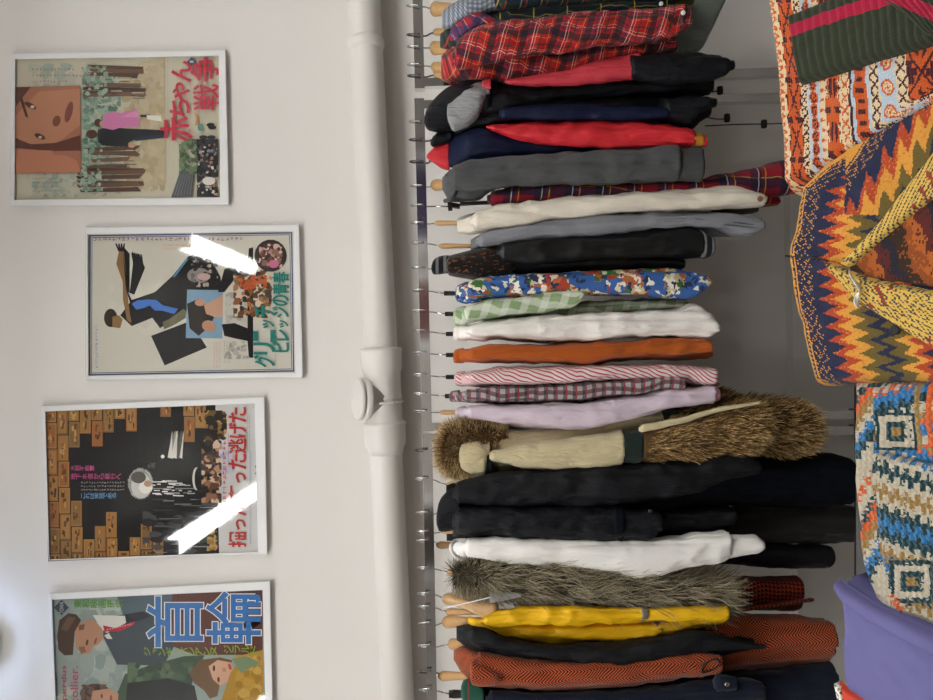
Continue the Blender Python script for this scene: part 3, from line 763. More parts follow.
def fur(b, n, L, comb, cols, w=.0012, spread=.5, droop=.3, seg=2, curl=.0, seed=1, sel=None):
    """strands rooted on the faces of a loft; returns verts, faces, face colours"""
    rnd = random.Random(seed)
    tris = []; acc = []; tot = 0
    for q in b.f:
        if len(q) != 4: continue
        p = [b.v[i] for i in q]
        cen = sum(p, Vector()) / 4
        nr = (p[2] - p[0]).cross(p[3] - p[1])
        ar = nr.length / 2
        if ar < 1e-9: continue
        nr.normalize(); nr = -nr
        if nr.dot((CAM - cen).normalized()) < -.35: continue
        if sel and not sel(cen): continue
        tot += ar; tris.append((p, nr)); acc.append(tot)
    import bisect
    V = []; Fc = []; Cc = []
    for i in range(n):
        p, nr = tris[min(bisect.bisect(acc, rnd.random() * tot), len(tris) - 1)]
        u, v = rnd.random(), rnd.random()
        root = p[0] * (1 - u) * (1 - v) + p[1] * u * (1 - v) + p[2] * u * v + p[3] * (1 - u) * v
        cl = noise.noise_vector(root * 24 + Vector((seed, 0, 0)))
        d = (nr * (1 - spread) + comb * spread + cl * .45 + Vector((rnd.uniform(-1, 1), rnd.uniform(-1, 1), rnd.uniform(-1, 1))) * .22).normalized()
        ll = L * rnd.uniform(.55, 1.25)
        side = d.cross(CAM - root).normalized() * w * rnd.uniform(.6, 1.3)
        pts = [root - nr * .001]; dd = d.copy()
        for s in range(seg):
            dd = (dd + Vector((0, 0, -1)) * droop / seg + Vector((rnd.uniform(-1, 1), rnd.uniform(-1, 1), rnd.uniform(-1, 1))) * curl).normalized()
            pts.append(pts[-1] + dd * ll / seg)
        kk = len(V); 
        for s, q in enumerate(pts[:-1]):
            ww = side * (1 - .35 * s / seg); V += [q - ww, q + ww]
        V.append(pts[-1])
        base = rnd.choice(cols)
        for s in range(seg - 1):
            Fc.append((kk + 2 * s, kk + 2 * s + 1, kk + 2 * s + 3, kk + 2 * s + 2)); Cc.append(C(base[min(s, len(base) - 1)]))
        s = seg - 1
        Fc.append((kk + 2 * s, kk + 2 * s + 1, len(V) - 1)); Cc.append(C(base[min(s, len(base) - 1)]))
    return V, Fc, Cc
M['fur'] = attr_mat('fur_fibre', .75, .15)
def fur_part(name, st, Y, hd, parent, n, L, comb, cols, base, extra=None, **kw):
    lk = {k: kw.pop(k) for k in ('ramp', 'wr', 'e', 'round_end') if k in kw}
    b, rings = loft(name, st, Y, hd, None, parent, build=False, **lk)
    V, Fc, Cc = fur(b, n, L, comb, cols, **kw)
    if extra:
        V2, F2, C2 = fur(b, extra[0], extra[1], extra[2], cols, w=kw.get('w', .001), spread=.45, seg=4, curl=.15, seed=77, sel=lambda p: (p - CAM).dot(R) / (p.y - CAM.y) * FPX + CX < extra[3])
        F2 = [tuple(i + len(V) for i in f) for f in F2]; V += V2; Fc += F2; Cc += C2
    k = len(b.v)
    return mesh(name, b.v + V, b.f + [tuple(i + k for i in f) for f in Fc], M['fur'], parent, True, cols=[C(base)] * len(b.f) + Cc)
def button(parent, px, py, Y, r=.0055, mat=None, name='button'):
    b = MB(); b.disc(pt(px, py, Y), Vector((0, -1, 0)), r, .0035); b.build(name, mat or M['blackp'], parent)
SL, SH = 1.885, .062        # sleeves hang nearest to the camera
BD, BH = 2.09, .165         # bodies hang round the rail
def garment(name, label, cat, y, px=470, group=None):
    return empty(name, pt(px, y, RAIL), label, cat, group or 'clothes hanging on the racks')
def collar(root, x0, x1, y0a, y1a, y0b, y1b, mat, Y=2.06, hd=.05, name='collar'):
    return loft(name, [(x0, y0a, y1a), ((x0 + x1) / 2, (y0a + y0b) / 2 - .6, (y1a + y1b) / 2 + .6), (x1, y0b, y1b)], Y - .035, hd, mat, root, wr=.002, N=24, step=2, e=2.6)

# ------------------------------------------------------------------ cloth
fb = fabric
M['tartan_red'] = plaid('red_royal_tartan', '#b51c26',
    us=[(.085, 0, .018, '#16252c', .8), (.085, .030, .005, '#1f3a2e', .75), (.085, .042, .0018, '#d8c9a0', .45), (.085, .050, .0018, '#e5e0d8', .6), (.085, .062, .008, '#23304a', .5), (.085, .009, .002, '#d9b750', .35)],
    vs=[(.085, 0, .018, '#16252c', .8), (.085, .030, .005, '#1f3a2e', .75), (.085, .042, .0018, '#d8c9a0', .45), (.085, .050, .0018, '#e5e0d8', .6), (.085, .062, .008, '#23304a', .5), (.085, .009, .002, '#d9b750', .35)], ang=.25, crush=.15)
M['tartan_green'] = plaid('dark_green_tartan', '#1e3a2c', us=[(.06, 0, .02, '#18233a', .7), (.06, .03, .003, '#a8323a', .8)], vs=[(.06, 0, .02, '#18233a', .7), (.06, .03, .003, '#a8323a', .8), (.06, .045, .002, '#c9b44a', .7)], ang=.2)
M['windowpane'] = plaid('black_green_windowpane', '#141b1e', us=[(.05, 0, .003, '#b3a02c', .85), (.05, .012, .02, '#12243a', .5)], vs=[(.095, 0, .003, '#b3a02c', .85), (.095, .03, .03, '#10281f', .5)])
M['gingham'] = plaid('grey_blue_gingham', '#a9b0b4', us=[(.014, 0, .007, '#46506a', .6)], vs=[(.014, 0, .007, '#46506a', .6)])
M['tartan_blue'] = plaid('red_blue_tartan', '#a3222c', us=[(.05, 0, .018, '#22345c', .75), (.05, .03, .003, '#d6d0c4', .6)], vs=[(.05, 0, .018, '#22345c', .75), (.05, .03, .003, '#3f6aa0', .8)], ang=.6)
M['grey_print'] = fb('grey_printed_denim', '#8d968f', var=.9, crush=.1)
M['olive'] = fb('olive_cotton', '#5f5a2c')
M['black_nylon'] = fb('black_nylon', '#14161b', .5, sheen=0, spec=.22, crush=.15)
M['navy_nylon'] = fb('navy_nylon', '#101a36', .55, sheen=0, spec=.2, crush=.12)
M['coral_nylon'] = fb('coral_red_nylon', '#cf3f4c', .5, sheen=0, spec=.4, crush=.12)
M['red_nylon'] = fb('red_nylon', '#d42a34', .5, sheen=0, spec=.4, crush=.08)
M['mustard_rib'] = fb('mustard_rib', '#b47820')
M['grey_mesh'] = fb('silver_grey_lining', '#9a9c9e', .5, crush=.35)
M['grey_sweat'] = fb('charcoal_grey_sweat', '#525355', var=.4)
M['grey_sweat_d'] = fb('charcoal_grey_rib', '#47494a', var=.4)
M['trouser_plaid'] = plaid('dark_red_navy_plaid', '#8e1b2a', us=[(.09, 0, .035, '#181f3a', .8), (.09, .06, .003, '#c8902e', .9)], vs=[(.085, 0, .03, '#181f3a', .75), (.085, .045, .003, '#c8902e', .9), (.085, .065, .003, '#cfcfc8', .7)], ang=.1)
M['cream_denim'] = fb('cream_denim', '#e8dfcf', crush=.12)
M['beige_lining'] = fb('beige_brown_lining', '#5c5246')  # lower layer of the cream jacket, its shadow put into the colour
M['grey_denim'] = fb('washed_grey_denim', '#888a91', var=.5, weave=1200)
M['leather'] = plain('black_leather', '#0d0e10', .42, spec=.5, bump=.25, bscale=45)
def tiger():
    m = NM('orange_black_knit'); uv, u, v = m.uv()
    mp = m.node('ShaderNodeMapping'); m.put(mp.inputs[0], m.objco()); mp.inputs['Scale'].default_value = (160, 90, 60)
    f = m.noise(mp.outputs[0], 1.0, 2)
    m.bump(m.noise(m.objco(), 250, 2), .5, .003)
    return m.fin(m.mix(m.math('GREATER_THAN', f, .60), C('#120e0c'), C('#6e4026')), .9, 0, .2, .2)
M['tiger'] = tiger()
M['collar_rib'] = plaid('black_grey_striped_rib', '#17181b', vs=[(.022, 0, .008, '#7b7d80', .8)])
def hawaiian():
    m = NM('blue_floral_print'); v0 = m.objco()
    nz = m.node('ShaderNodeTexNoise'); m.put(nz.inputs['Vector'], v0); nz.inputs['Scale'].default_value = 45
    v = m.node('ShaderNodeVectorMath', operation='MULTIPLY_ADD'); m.put(v.inputs[0], nz.outputs['Color']); v.inputs[1].default_value = (.03, .03, .03); m.put(v.inputs[2], v0); v = v.outputs[0]
    big = m.math('GREATER_THAN', m.noise(v0, 17, 1), .47)
    def cells(scale, seed, lo):
        n = m.node('ShaderNodeTexVoronoi'); m.put(n.inputs['Vector'], v); n.inputs['Scale'].default_value = scale
        s = m.node('ShaderNodeSeparateColor'); m.put(s.inputs[0], n.outputs['Color'])
        return m.math('MULTIPLY', m.math('GREATER_THAN', s.outputs[seed], lo), big if scale < 70 else 1.0), n.outputs['Distance']
    base = C('#3a62a4')
    a, d = cells(24, 0, .60); c = m.mix(a, base, C('#b8683c'))
    a, d = cells(32, 1, .70); c = m.mix(a, c, C('#c9bf96'))
    a, d = cells(40, 2, .76); c = m.mix(a, c, C('#3d7038'))
    a, d = cells(60, 0, .86); c = m.mix(a, c, C('#a8402e'))
    a, d = cells(75, 1, .86); c = m.mix(a, c, C('#e8e2d0'))
    a, d = cells(90, 2, .88); c = m.mix(a, c, C('#2a3450'))
    m.bump(m.noise(v, 60, 4), .3, .003)
    return m.fin(c, .7, 0, 0, .3)
M['hawaii'] = hawaiian()
M['green_check'] = plaid('green_white_check', '#8ea57a', us=[(.045, 0, .022, '#e6e9de', .5)], vs=[(.05, 0, .02, '#e6e9de', .5)], ang=.3, crush=.1)
M['white_nylon'] = fb('white_crinkled_nylon', '#efeae4', .55, sheen=0, spec=.4, var=.06, crush=.18)
M['orange_cotton'] = fb('rust_orange_cotton', '#b0561c', crush=.12)
M['red_stripe'] = plaid('red_white_stripe', '#dfd3d2', us=[(.011, 0, .004, '#b83a48', .95)], ang=.42)
M['grey_plaid'] = plaid('grey_red_check', '#a8a4a4', us=[(.026, 0, .012, '#2a2a30', .75), (.026, .018, .002, '#b03a48', .9)], vs=[(.026, 0, .012, '#2a2a30', .7), (.026, .018, .003, '#b03a48', .9)])
M['lilac'] = fb('pale_lilac_cotton', '#d6c6d4', crush=.15, var=.1)
M['pink'] = fb('pink_cotton', '#c98c9a')
M['fleece'] = fb('cream_pile', '#d8caa0', .95, sheen=.3, var=.25, bump=1.0)
M['dgreen_band'] = fb('dark_green_band', '#1c2a26')
M['black_wool'] = fb('black_wool_blend', '#111318', .62, sheen=.0, spec=.25, crush=.12)
M['dk_navy'] = fb('blue_black_cotton', '#0a0d15', .75, sheen=.0, spec=.1, crush=.05)
M['dk_grey'] = fb('dark_grey_wool', '#262523')
M['white_sweat'] = fb('white_sweat', '#f2f0ec', var=.05)
M['yellow'] = fb('yellow_nylon', '#f0bb0c', .5, sheen=0, spec=.4, var=.08, crush=.15)
M['reflect'] = plain('grey_reflective_tape', '#6f6a60', .35)
def herring(name, a, b_, p=.010):
    m = NM(name); uv, u, v = m.uv()
    zig = m.math('PINGPONG', u, p * 1.0)
    f = m.math('FRACT', m.math('DIVIDE', m.math('ADD', v, m.math('MULTIPLY', zig, 1.1)), .009))
    m.bump(m.noise(m.objco(), 200, 3), .4, .002)
    return m.fin(m.mix(m.math('LESS_THAN', f, .5), C(a), C(b_)), .9, 0, .15, .15)
M['herring'] = herring('rust_black_herringbone', '#b85830', '#32150e', .024)
def hound():
    m = NM('red_black_houndstooth'); uv, u, v = m.uv(); p = .012
    a = m.math('LESS_THAN', m.math('FRACT', m.math('DIVIDE', u, p)), .5); b = m.math('LESS_THAN', m.math('FRACT', m.math('DIVIDE', v, p)), .5)
    d = m.math('LESS_THAN', m.math('FRACT', m.math('DIVIDE', m.math('ADD', u, v), p)), .5)
    e = m.math('MULTIPLY', m.math('ADD', a, b), .5)
    half = m.math('COMPARE', e, .5, .1)
    f = m.math('ADD', m.math('MULTIPLY', half, d), m.math('MULTIPLY', m.math('GREATER_THAN', e, .9), 1.0))
    return m.fin(m.mix(f, C('#180c0a'), C('#94321e')), .9, 0, .1, .15)
M['hound'] = hound()
M['navy_twill'] = fb('dark_navy_twill', '#10182a', .8, crush=.06)
M['green_rib'] = plaid('green_rib_with_red_line', '#1f5040', vs=[(.9, .9 - .004, .003, '#a02a38', .9)])
M['cord'] = plain('black_cord', '#101010', .6)
M['paper'] = plain('grey_card', '#b9bbbd', .6)

def G(name, label, cat, y, parts, px=470):
    r = garment(name, label, cat, y, px)
    for p in parts:
        nm, mat, st, Y, hd = p[:5]; kw = p[5] if len(p) > 5 else {}
        loft(nm, st, Y, hd, M[mat], r, **kw)
    return r
B = dict(ramp=36, e=3.2); S2 = dict(round_end=10)
# ---- topmost rack: the tartan shirts
G('flannel_shirt', 'dark green tartan flannel shirt at the very top edge of the picture', 'shirt', -6, [
    ('body', 'tartan_green', [(468, -16, 4), (490, -16, 12), (560, -18, 8), (640, -20, 1), (690, -20, 0)], BD - .04, BH, B)])
r = G('flannel_shirt', 'black and green shirt with thin yellow windowpane lines, above the red tartan shirt', 'shirt', 12, [
    ('body', 'windowpane', [(474, 19, 27), (500, 11, 25), (550, 5, 21), (600, 2, 16), (640, -2, 13), (673, -4, 11)], 2.0, .10, B),
    ('hem', 'olive', [(655, -6, 9), (693, -7, 6)], 2.02, .08)])
button(r, 661, 4, 1.893, .006, M['frame'])
r = G('flannel_shirt', 'grey and blue gingham shirt with only its shoulder showing at the top', 'shirt', 15, [
    ('body', 'gingham', [(441, 12, 28), (450, 5, 28), (462, -1, 22), (480, -6, 16), (560, -14, 4), (650, -22, -10)], 2.03, .12, dict(ramp=26))])
G('flannel_shirt', 'red and blue tartan shirt tucked between gingham and red tartan shirts', 'shirt', 34, [
    ('body', 'tartan_blue', [(446, 38, 50), (452, 26, 46), (464, 14, 38), (478, 11, 30), (500, 20, 27), (640, 12, 18)], 2.02, .12, dict(ramp=26))])
G('flannel_shirt', 'dark green tartan shirt with only its collar showing beside the wooden hangers', 'shirt', 42, [
    ('body', 'tartan_green', [(439, 34, 48), (446, 29, 49), (454, 34, 50), (480, 33, 42), (640, 20, 25)], 2.04, .11, dict(ramp=26))])
r = G('flannel_shirt', 'big bright red tartan flannel shirt with white and yellow lines', 'shirt', 60, [
    ('body', 'tartan_red', [(440, 57, 80), (452, 45, 82), (475, 34, 83), (500, 38, 83), (560, 42, 82), (620, 40, 60), (676, 34, 54)], 2.02, .13, dict(ramp=30, wr=.010)),
    ('sleeve', 'tartan_red', [(452, 46, 72), (470, 31, 68), (490, 25, 64), (518, 21, 58), (560, 17, 52), (610, 13, 44), (650, 10, 42), (693, 5, 31)], SL, .06, dict(wr=.013, round_end=8))])
button(r, 683, 13, SL - .062, .006, M['frame'])
G('printed_skirt', 'faded grey printed denim garment hanging lower behind the red tartan shirt', 'skirt', 22, [
    ('body', 'grey_print', [(600, -14, 40), (660, -16, 53), (690, -18, 54), (703, -20, 52), (712, -20, 36), (727, -22, 2)], 2.2, .07, dict(wr=.004))], px=600)
# ---- middle rack
r = G('hooded_jacket', 'black windbreaker with coral red panel and grey lined hood', 'jacket', 105, [
    ('body', 'black_nylon', [(436, 106, 126), (470, 86, 124), (520, 84, 112), (590, 78, 100), (650, 74, 97), (712, 75, 95)], 2.02, .12, dict(ramp=30, wr=.009)),
    ('sleeve_panel', 'coral_nylon', [(506, 80, 84), (530, 77, 86), (560, 72, 86), (600, 62, 83), (642, 53, 79)], SL, .05, dict(wr=.006)),
    ('sleeve', 'black_nylon', [(630, 55, 78), (660, 54, 84), (700, 55, 84), (725, 58, 77), (736, 61, 71)], SL - .004, .056, dict(round_end=10))])
loft('hood', [(423, 116, 126), (428, 106, 131), (440, 93, 132), (460, 83, 130), (480, 78, 122), (498, 78, 108)], 1.98, .09, M['black_nylon'], r, round_end=12, wr=.008, step=2.5)
loft('hood_lining', [(446, 104, 118), (454, 96, 131), (466, 89, 127), (478, 83, 117), (490, 80, 98)], 1.925, .045, M['grey_mesh'], r, round_end=14, wr=.007, step=2, hollow=False)
loft('lining_tab', [(482, 80, 87), (491, 79, 89)], 1.885, .012, M['coral_nylon'], r, step=1.5, hollow=False)
r = G('windbreaker', 'black and navy windbreaker with hanging drawcords, under the grey hooded one', 'jacket', 120, [
    ('collar', 'black_nylon', [(430, 139, 147), (440, 131, 146), (452, 128, 141)], 2.0, .06, dict(wr=.004, step=2)),
    ('body', 'black_nylon', [(446, 130, 143), (480, 113, 128), (520, 101, 125), (560, 98, 122), (640, 97, 121), (690, 96, 132), (710, 99, 118)], 2.02, .11, dict(ramp=24)),
    ('sleeve', 'navy_nylon', [(500, 108, 121), (560, 106, 121), (630, 107, 120), (668, 108, 118)], SL, .05),
    ('cuff', 'black_nylon', [(665, 98, 118), (690, 97, 124), (703, 97, 112), (717, 98, 108)], SL, .05, S2)])
for pts in ([(706, 117), (716, 119), (727, 119)], [(705, 126), (735, 124.5), (765, 124), (784, 123.5)], [(712, 92), (722, 90)]):
    b = MB(); b.tube(smooth_path([pt(x, y, 1.98) for x, y in pts], 4), .0017, 6); b.build('drawcord', M['cord'], r, True)
for x, y in ((727, 118), (764, 124), (720, 90.5)):
    b = MB(); lathe(b, [(-.012, .004), (-.01, .008), (0, .009), (.01, .008), (.012, .004)], pt(x, y, 1.98), U, 10); b.build('cord_toggle', M['cord'], r, True)
r = G('track_jacket', 'navy jacket with broad red sleeve stripe, red collar and mustard cuff', 'jacket', 145, [
    ('collar', 'red_nylon', [(426, 155, 158), (433, 148, 163), (441, 141, 168), (449, 137, 170)], 2.01, .05, dict(wr=.007, step=1.5)),
    ('body', 'navy_nylon', [(446, 143, 166), (456, 133, 168), (480, 127, 164), (520, 132, 158), (600, 140, 152), (660, 142, 150)], 2.0, .12, dict(ramp=20)),
    ('sleeve', 'red_nylon', [(487, 125, 129), (520, 124, 140), (560, 123, 145), (605, 122, 148), (640, 122, 147), (675, 126, 147), (695, 131, 147)], SL, .052, dict(hollow=False)),
    ('cuff', 'mustard_rib', [(692, 131, 147), (704, 133, 147)], SL, .051), ('cuff_edge', 'red_nylon', [(703, 133, 147), (707, 134, 147)], SL, .05)])
r = G('sweatshirt', 'charcoal grey crew neck sweatshirt with long ribbed cuff', 'sweatshirt', 180, [
    ('body', 'grey_sweat', [(441, 178, 190), (450, 170, 202), (470, 164, 201), (500, 160, 188), (560, 158, 184), (640, 155, 181)], 2.03, .13, dict(ramp=26)),
    ('sleeve', 'grey_sweat', [(448, 168, 190), (470, 161, 190), (510, 157, 186), (560, 153, 184), (640, 148, 183), (677, 143, 182), (680, 145, 181)], SL, .06, dict(hollow=False)),
    ('cuff', 'grey_sweat_d', [(679, 146, 181), (690, 146, 181), (704, 145, 182)], SL, .056)])
b = MB(); b.tube(smooth_path([pt(x, y, 1.87 + .1 * abs(x - 452) / 14) for x, y in [(446, 176), (453, 181), (456, 190), (452, 198), (445, 201)]], 5), .006, 8); b.build('neckband', M['grey_sweat_d'], r, True)
G('plaid_trousers', 'dark red and navy plaid trousers clipped below the grey sweatshirt', 'trousers', 203, [
    ('leg', 'trouser_plaid', [(488, 191, 207), (520, 187, 203), (600, 182, 197), (700, 180, 200), (740, 173, 201), (785, 162, 197), (812, 157, 192)], 1.95, .07, dict(wr=.005)),
    ('leg', 'trouser_plaid', [(500, 196, 207), (600, 192, 200), (720, 190, 206), (770, 194, 206), (780, 197, 205)], 2.10, .06, dict(wr=.005))], px=490)
r = G('denim_jacket', 'cream denim jacket on a wooden hanger below the grey sweatshirt', 'jacket', 220, [
    ('body', 'cream_denim', [(457, 219, 233), (470, 215, 234), (500, 210, 231), (560, 205, 221), (640, 202, 213), (710, 204, 214)], 2.02, .12, B),
    ('sleeve', 'cream_denim', [(470, 214, 230), (500, 205, 228), (560, 199, 220), (640, 193, 211), (700, 190, 210), (735, 188, 208), (767, 193, 206)], SL, .058, dict(wr=.008)),
    ('lining', 'beige_lining', [(640, 208, 213), (705, 205, 215), (758, 206, 213)], 1.99, .06)])
collar(r, 457, 474, 218, 233, 213, 233, M['cream_denim'])
button(r, 760, 199, SL - .06, .0075, M['wood_dark'])
r = G('denim_shirt', 'washed grey denim shirt with stitched cuff, below the cream jacket', 'shirt', 240, [
    ('body', 'grey_denim', [(471, 240, 251), (485, 234, 247), (520, 228, 242), (570, 226, 238), (640, 222, 234), (735, 224, 236)], 2.02, .12, B),
    ('sleeve', 'grey_denim', [(476, 236, 248), (500, 228, 244), (540, 221, 240), (590, 217, 236), (640, 214, 232), (690, 213, 227), (725, 212, 231), (752, 216, 236), (764, 220, 231)], SL, .055, dict(wr=.007))])
collar(r, 471, 486, 239, 251, 232, 248, M['grey_denim'])
for d in (0, 3.2):
    b = MB(); b.tube([pt(x, y + d, SL - .0575) for x, y in ((665, 217), (700, 219.5), (735, 222.5), (757, 225))], .0009, 5); b.build('seam_stitching', M['dwire'], r, True)
r = G('leather_jacket', 'black leather jacket with striped rib collar and orange flecked knit shoulder', 'jacket', 260, [
    ('body', 'leather', [(490, 250, 277), (520, 247, 276), (560, 246, 274), (640, 250, 272), (684, 258, 271)], 2.02, .13, dict(ramp=20)),
    ('shoulder', 'tiger', [(446, 257, 274), (462, 253, 278), (485, 249, 281), (505, 249, 279), (516, 254, 272)], 1.95, .08, dict(wr=.007, round_end=6, step=2.5)),
    ('sleeve', 'leather', [(497, 243, 262), (530, 239, 264), (570, 236, 261), (640, 232, 257), (690, 227, 258), (704, 230, 258)], SL, .06, dict(wr=.008, hollow=False)),
    ('cuff', 'collar_rib', [(702, 229, 258), (709, 231, 259), (715, 235, 256)], SL, .057)])
loft('collar', [(431, 263, 273), (436, 258, 274), (446, 255, 274), (456, 256, 273)], 2.0, .05, M['collar_rib'], r, wr=.002, step=1.5)
r = G('floral_shirt', 'bright blue shirt with orange and cream floral print', 'shirt', 292, [
    ('body', 'hawaii', [(456, 288, 301), (465, 284, 302), (488, 281, 301), (550, 280, 296), (640, 278, 294), (690, 280, 299)], 2.02, .12, B),
    ('sleeve', 'hawaii', [(464, 283, 298), (488, 277, 298), (550, 274, 295), (620, 271, 293), (660, 270, 297), (690, 272, 299), (712, 278, 285)], SL, .055, dict(wr=.008))])
collar(r, 455, 468, 287, 301, 282, 303, M['hawaii'])
r = G('check_shirt', 'pale green and white checked shirt below the floral shirt', 'shirt', 314, [
    ('body', 'green_check', [(453, 311, 323), (462, 307, 325), (480, 306, 320), (520, 304, 318), (570, 304, 317), (640, 300, 312), (687, 299, 308)], 2.04, .12, B),
    ('sleeve', 'green_check', [(464, 307, 321), (490, 300, 318), (520, 296, 315), (560, 289, 309), (575, 288, 305), (584, 291, 298)], SL, .055, dict(wr=.007))])
collar(r, 453, 466, 310, 324, 306, 326, M['green_check'])
r = G('white_shirt', 'crinkled white long sleeved shirt under the green checked shirt', 'shirt', 332, [
    ('body', 'white_nylon', [(453, 329, 340), (462, 325, 340), (490, 325, 339), (540, 328, 341), (580, 330, 342), (640, 325, 335), (705, 328, 339)], 2.03, .12, B),
    ('sleeve', 'white_nylon', [(466, 325, 337), (490, 321, 337), (540, 317, 339), (580, 315, 342), (640, 312, 336), (678, 310, 336), (700, 305, 339), (710, 310, 338), (719, 323, 333)], SL, .056, dict(wr=.010))])
collar(r, 453, 467, 328, 340, 324, 341, M['white_nylon'])
r = G('orange_shirt', 'rust orange cotton shirt between white and red striped shirts', 'shirt', 355, [
    ('body', 'orange_cotton', [(453, 352, 362), (463, 349, 362), (490, 350, 362), (540, 351, 362), (590, 350, 364), (640, 350, 360), (711, 350, 359)], 2.03, .12, B),
    ('sleeve', 'orange_cotton', [(466, 349, 360), (490, 345, 360), (540, 346, 362), (590, 343, 363), (620, 342, 358), (680, 339, 356), (712, 340, 352)], SL, .054, dict(wr=.008))])
collar(r, 453, 464, 351, 363, 348, 363, M['orange_cotton'])
r = G('striped_shirt', 'white shirt with diagonal red stripes above the grey checked shirt', 'shirt', 378, [
    ('body', 'red_stripe', [(455, 374, 384), (470, 373, 386), (500, 374, 387), (560, 376, 387), (640, 374, 384), (718, 376, 387)], 2.03, .12, B),
    ('sleeve', 'red_stripe', [(466, 372, 383), (500, 368, 384), (560, 367, 383), (640, 365, 378), (680, 366, 380), (717, 367, 385)], SL, .054, dict(wr=.008))])
collar(r, 454, 465, 373, 385, 371, 386, M['red_stripe'])
r = G('check_shirt', 'grey black and red checked shirt above the lilac shirt', 'shirt', 396, [
    ('body', 'grey_plaid', [(449, 393, 401), (470, 391, 402), (500, 391, 403), (560, 391, 402), (640, 389, 401), (672, 389, 400)], 2.03, .12, B),
    ('sleeve', 'grey_plaid', [(462, 390, 400), (500, 387, 401), (560, 384, 400), (640, 378, 394), (672, 375, 391), (685, 376, 390)], SL, .054, dict(wr=.008))])
collar(r, 449, 460, 392, 402, 390, 402, M['grey_plaid'])
r = G('lilac_shirt', 'pale lilac shirt on a wooden hanger just above the fur hooded coat', 'shirt', 412, [
    ('body', 'lilac', [(455, 410, 418), (470, 407, 419), (500, 410, 423), (550, 414, 430), (580, 415, 432), (600, 414, 426), (630, 408, 416)], 2.02, .11, B),
    ('sleeve', 'lilac', [(464, 406, 417), (500, 404, 421), (540, 405, 425), (580, 404, 428), (620, 399, 421), (680, 390, 408), (716, 387, 402)], SL, .055, dict(wr=.009)),
    ('cuff', 'pink', [(708, 388, 402), (720, 389, 401)], SL, .05)])
collar(r, 455, 466, 409, 419, 406, 419, M['lilac'])
# ---- lower rack: coats
r = G('fur_trimmed_coat', 'cream pile coat with brown fur hood and shaggy brown fur cuffs', 'coat', 437, [
    ('body', 'fleece', [(482, 436, 474), (510, 430, 470), (560, 426, 462), (620, 414, 440), (660, 409, 428), (668, 409, 427)], 2.03, .13, dict(ramp=20, hollow=False)),
    ('trim_band', 'dgreen_band', [(660, 408, 426), (680, 408, 426)], 2.03, .132),
    ('sleeve', 'fleece', [(490, 451, 461), (512, 447, 464), (530, 443, 468), (560, 440, 470), (600, 435, 469), (624, 431, 464)], SL, .062, dict(hollow=False, wr=.006)),
    ('sleeve_band', 'dgreen_band', [(622, 431, 463), (643, 431, 462)], SL, .064, dict(hollow=False)),
    ('shoulder_band', 'dgreen_band', [(480, 449, 476), (492, 445, 474)], 1.95, .07)])
loft('collar', [(459, 446, 466), (466, 442, 472), (478, 441, 476), (484, 445, 477), (490, 440, 458)], 1.93, .06, M['fleece'], r, round_end=6, wr=.004, step=2)
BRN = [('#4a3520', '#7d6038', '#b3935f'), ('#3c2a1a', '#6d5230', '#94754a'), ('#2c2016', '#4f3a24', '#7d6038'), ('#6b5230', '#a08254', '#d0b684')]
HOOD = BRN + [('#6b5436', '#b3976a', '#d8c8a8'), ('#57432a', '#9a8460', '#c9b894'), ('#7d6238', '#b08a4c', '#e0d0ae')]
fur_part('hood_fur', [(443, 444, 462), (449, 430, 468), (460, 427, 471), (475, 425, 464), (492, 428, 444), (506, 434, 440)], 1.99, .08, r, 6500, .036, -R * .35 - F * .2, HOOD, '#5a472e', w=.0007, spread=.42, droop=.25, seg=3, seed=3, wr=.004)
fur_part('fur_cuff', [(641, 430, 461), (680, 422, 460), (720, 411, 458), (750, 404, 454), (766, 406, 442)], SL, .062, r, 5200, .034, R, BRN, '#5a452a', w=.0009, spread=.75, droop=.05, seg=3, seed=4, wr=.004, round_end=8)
loft('fur_cuff_edge', [(640, 425, 433), (680, 418, 424), (720, 407, 412), (762, 401, 404)], SL - .06, .010, M['fleece'], r, wr=.001)
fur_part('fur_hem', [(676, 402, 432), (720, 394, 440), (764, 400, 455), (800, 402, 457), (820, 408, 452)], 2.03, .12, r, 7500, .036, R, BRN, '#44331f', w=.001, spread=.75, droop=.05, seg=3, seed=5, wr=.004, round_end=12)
r = G('wool_coat', 'long black coat with four small cuff buttons below the fur trimmed coat', 'coat', 485, [
    ('body', 'dk_navy', [(445, 486, 520), (480, 476, 524), (560, 470, 526), (640, 463, 524), (700, 460, 506), (760, 457, 505), (845, 455, 506), (858, 459, 506)], 2.05, .14, dict(ramp=30, wr=.009)),
    ('sleeve', 'black_wool', [(452, 484, 503), (480, 476, 506), (520, 470, 508), (580, 465, 507), (640, 462, 502), (700, 459, 492), (740, 453, 479), (761, 462, 474)], SL, .064, dict(wr=.010))])
loft('collar', [(436, 508, 530), (441, 497, 532), (450, 490, 531), (460, 489, 526)], 1.98, .06, M['black_wool'], r, wr=.005, step=2)
for x, y in ((724, 468), (730, 466), (736, 464), (742, 462)): button(r, x, y, SL - .06, .0042)
r = G('trench_coat', 'black raincoat with a strapped cuff under the long black coat', 'coat', 520, [
    ('body', 'black_nylon', [(452, 508, 536), (500, 510, 541), (560, 514, 541), (640, 512, 536), (735, 506, 530)], 2.03, .12, B),
    ('sleeve', 'black_nylon', [(452, 508, 533), (480, 506, 535), (540, 508, 538), (600, 507, 540), (650, 510, 540), (662, 514, 532)], SL, .064, dict(wr=.011)),
    ('cuff_strap', 'dk_navy', [(613, 505, 541), (624, 505, 542)], SL, .069)])
button(r, 650, 511, SL - .066, .005, M['greyp'])
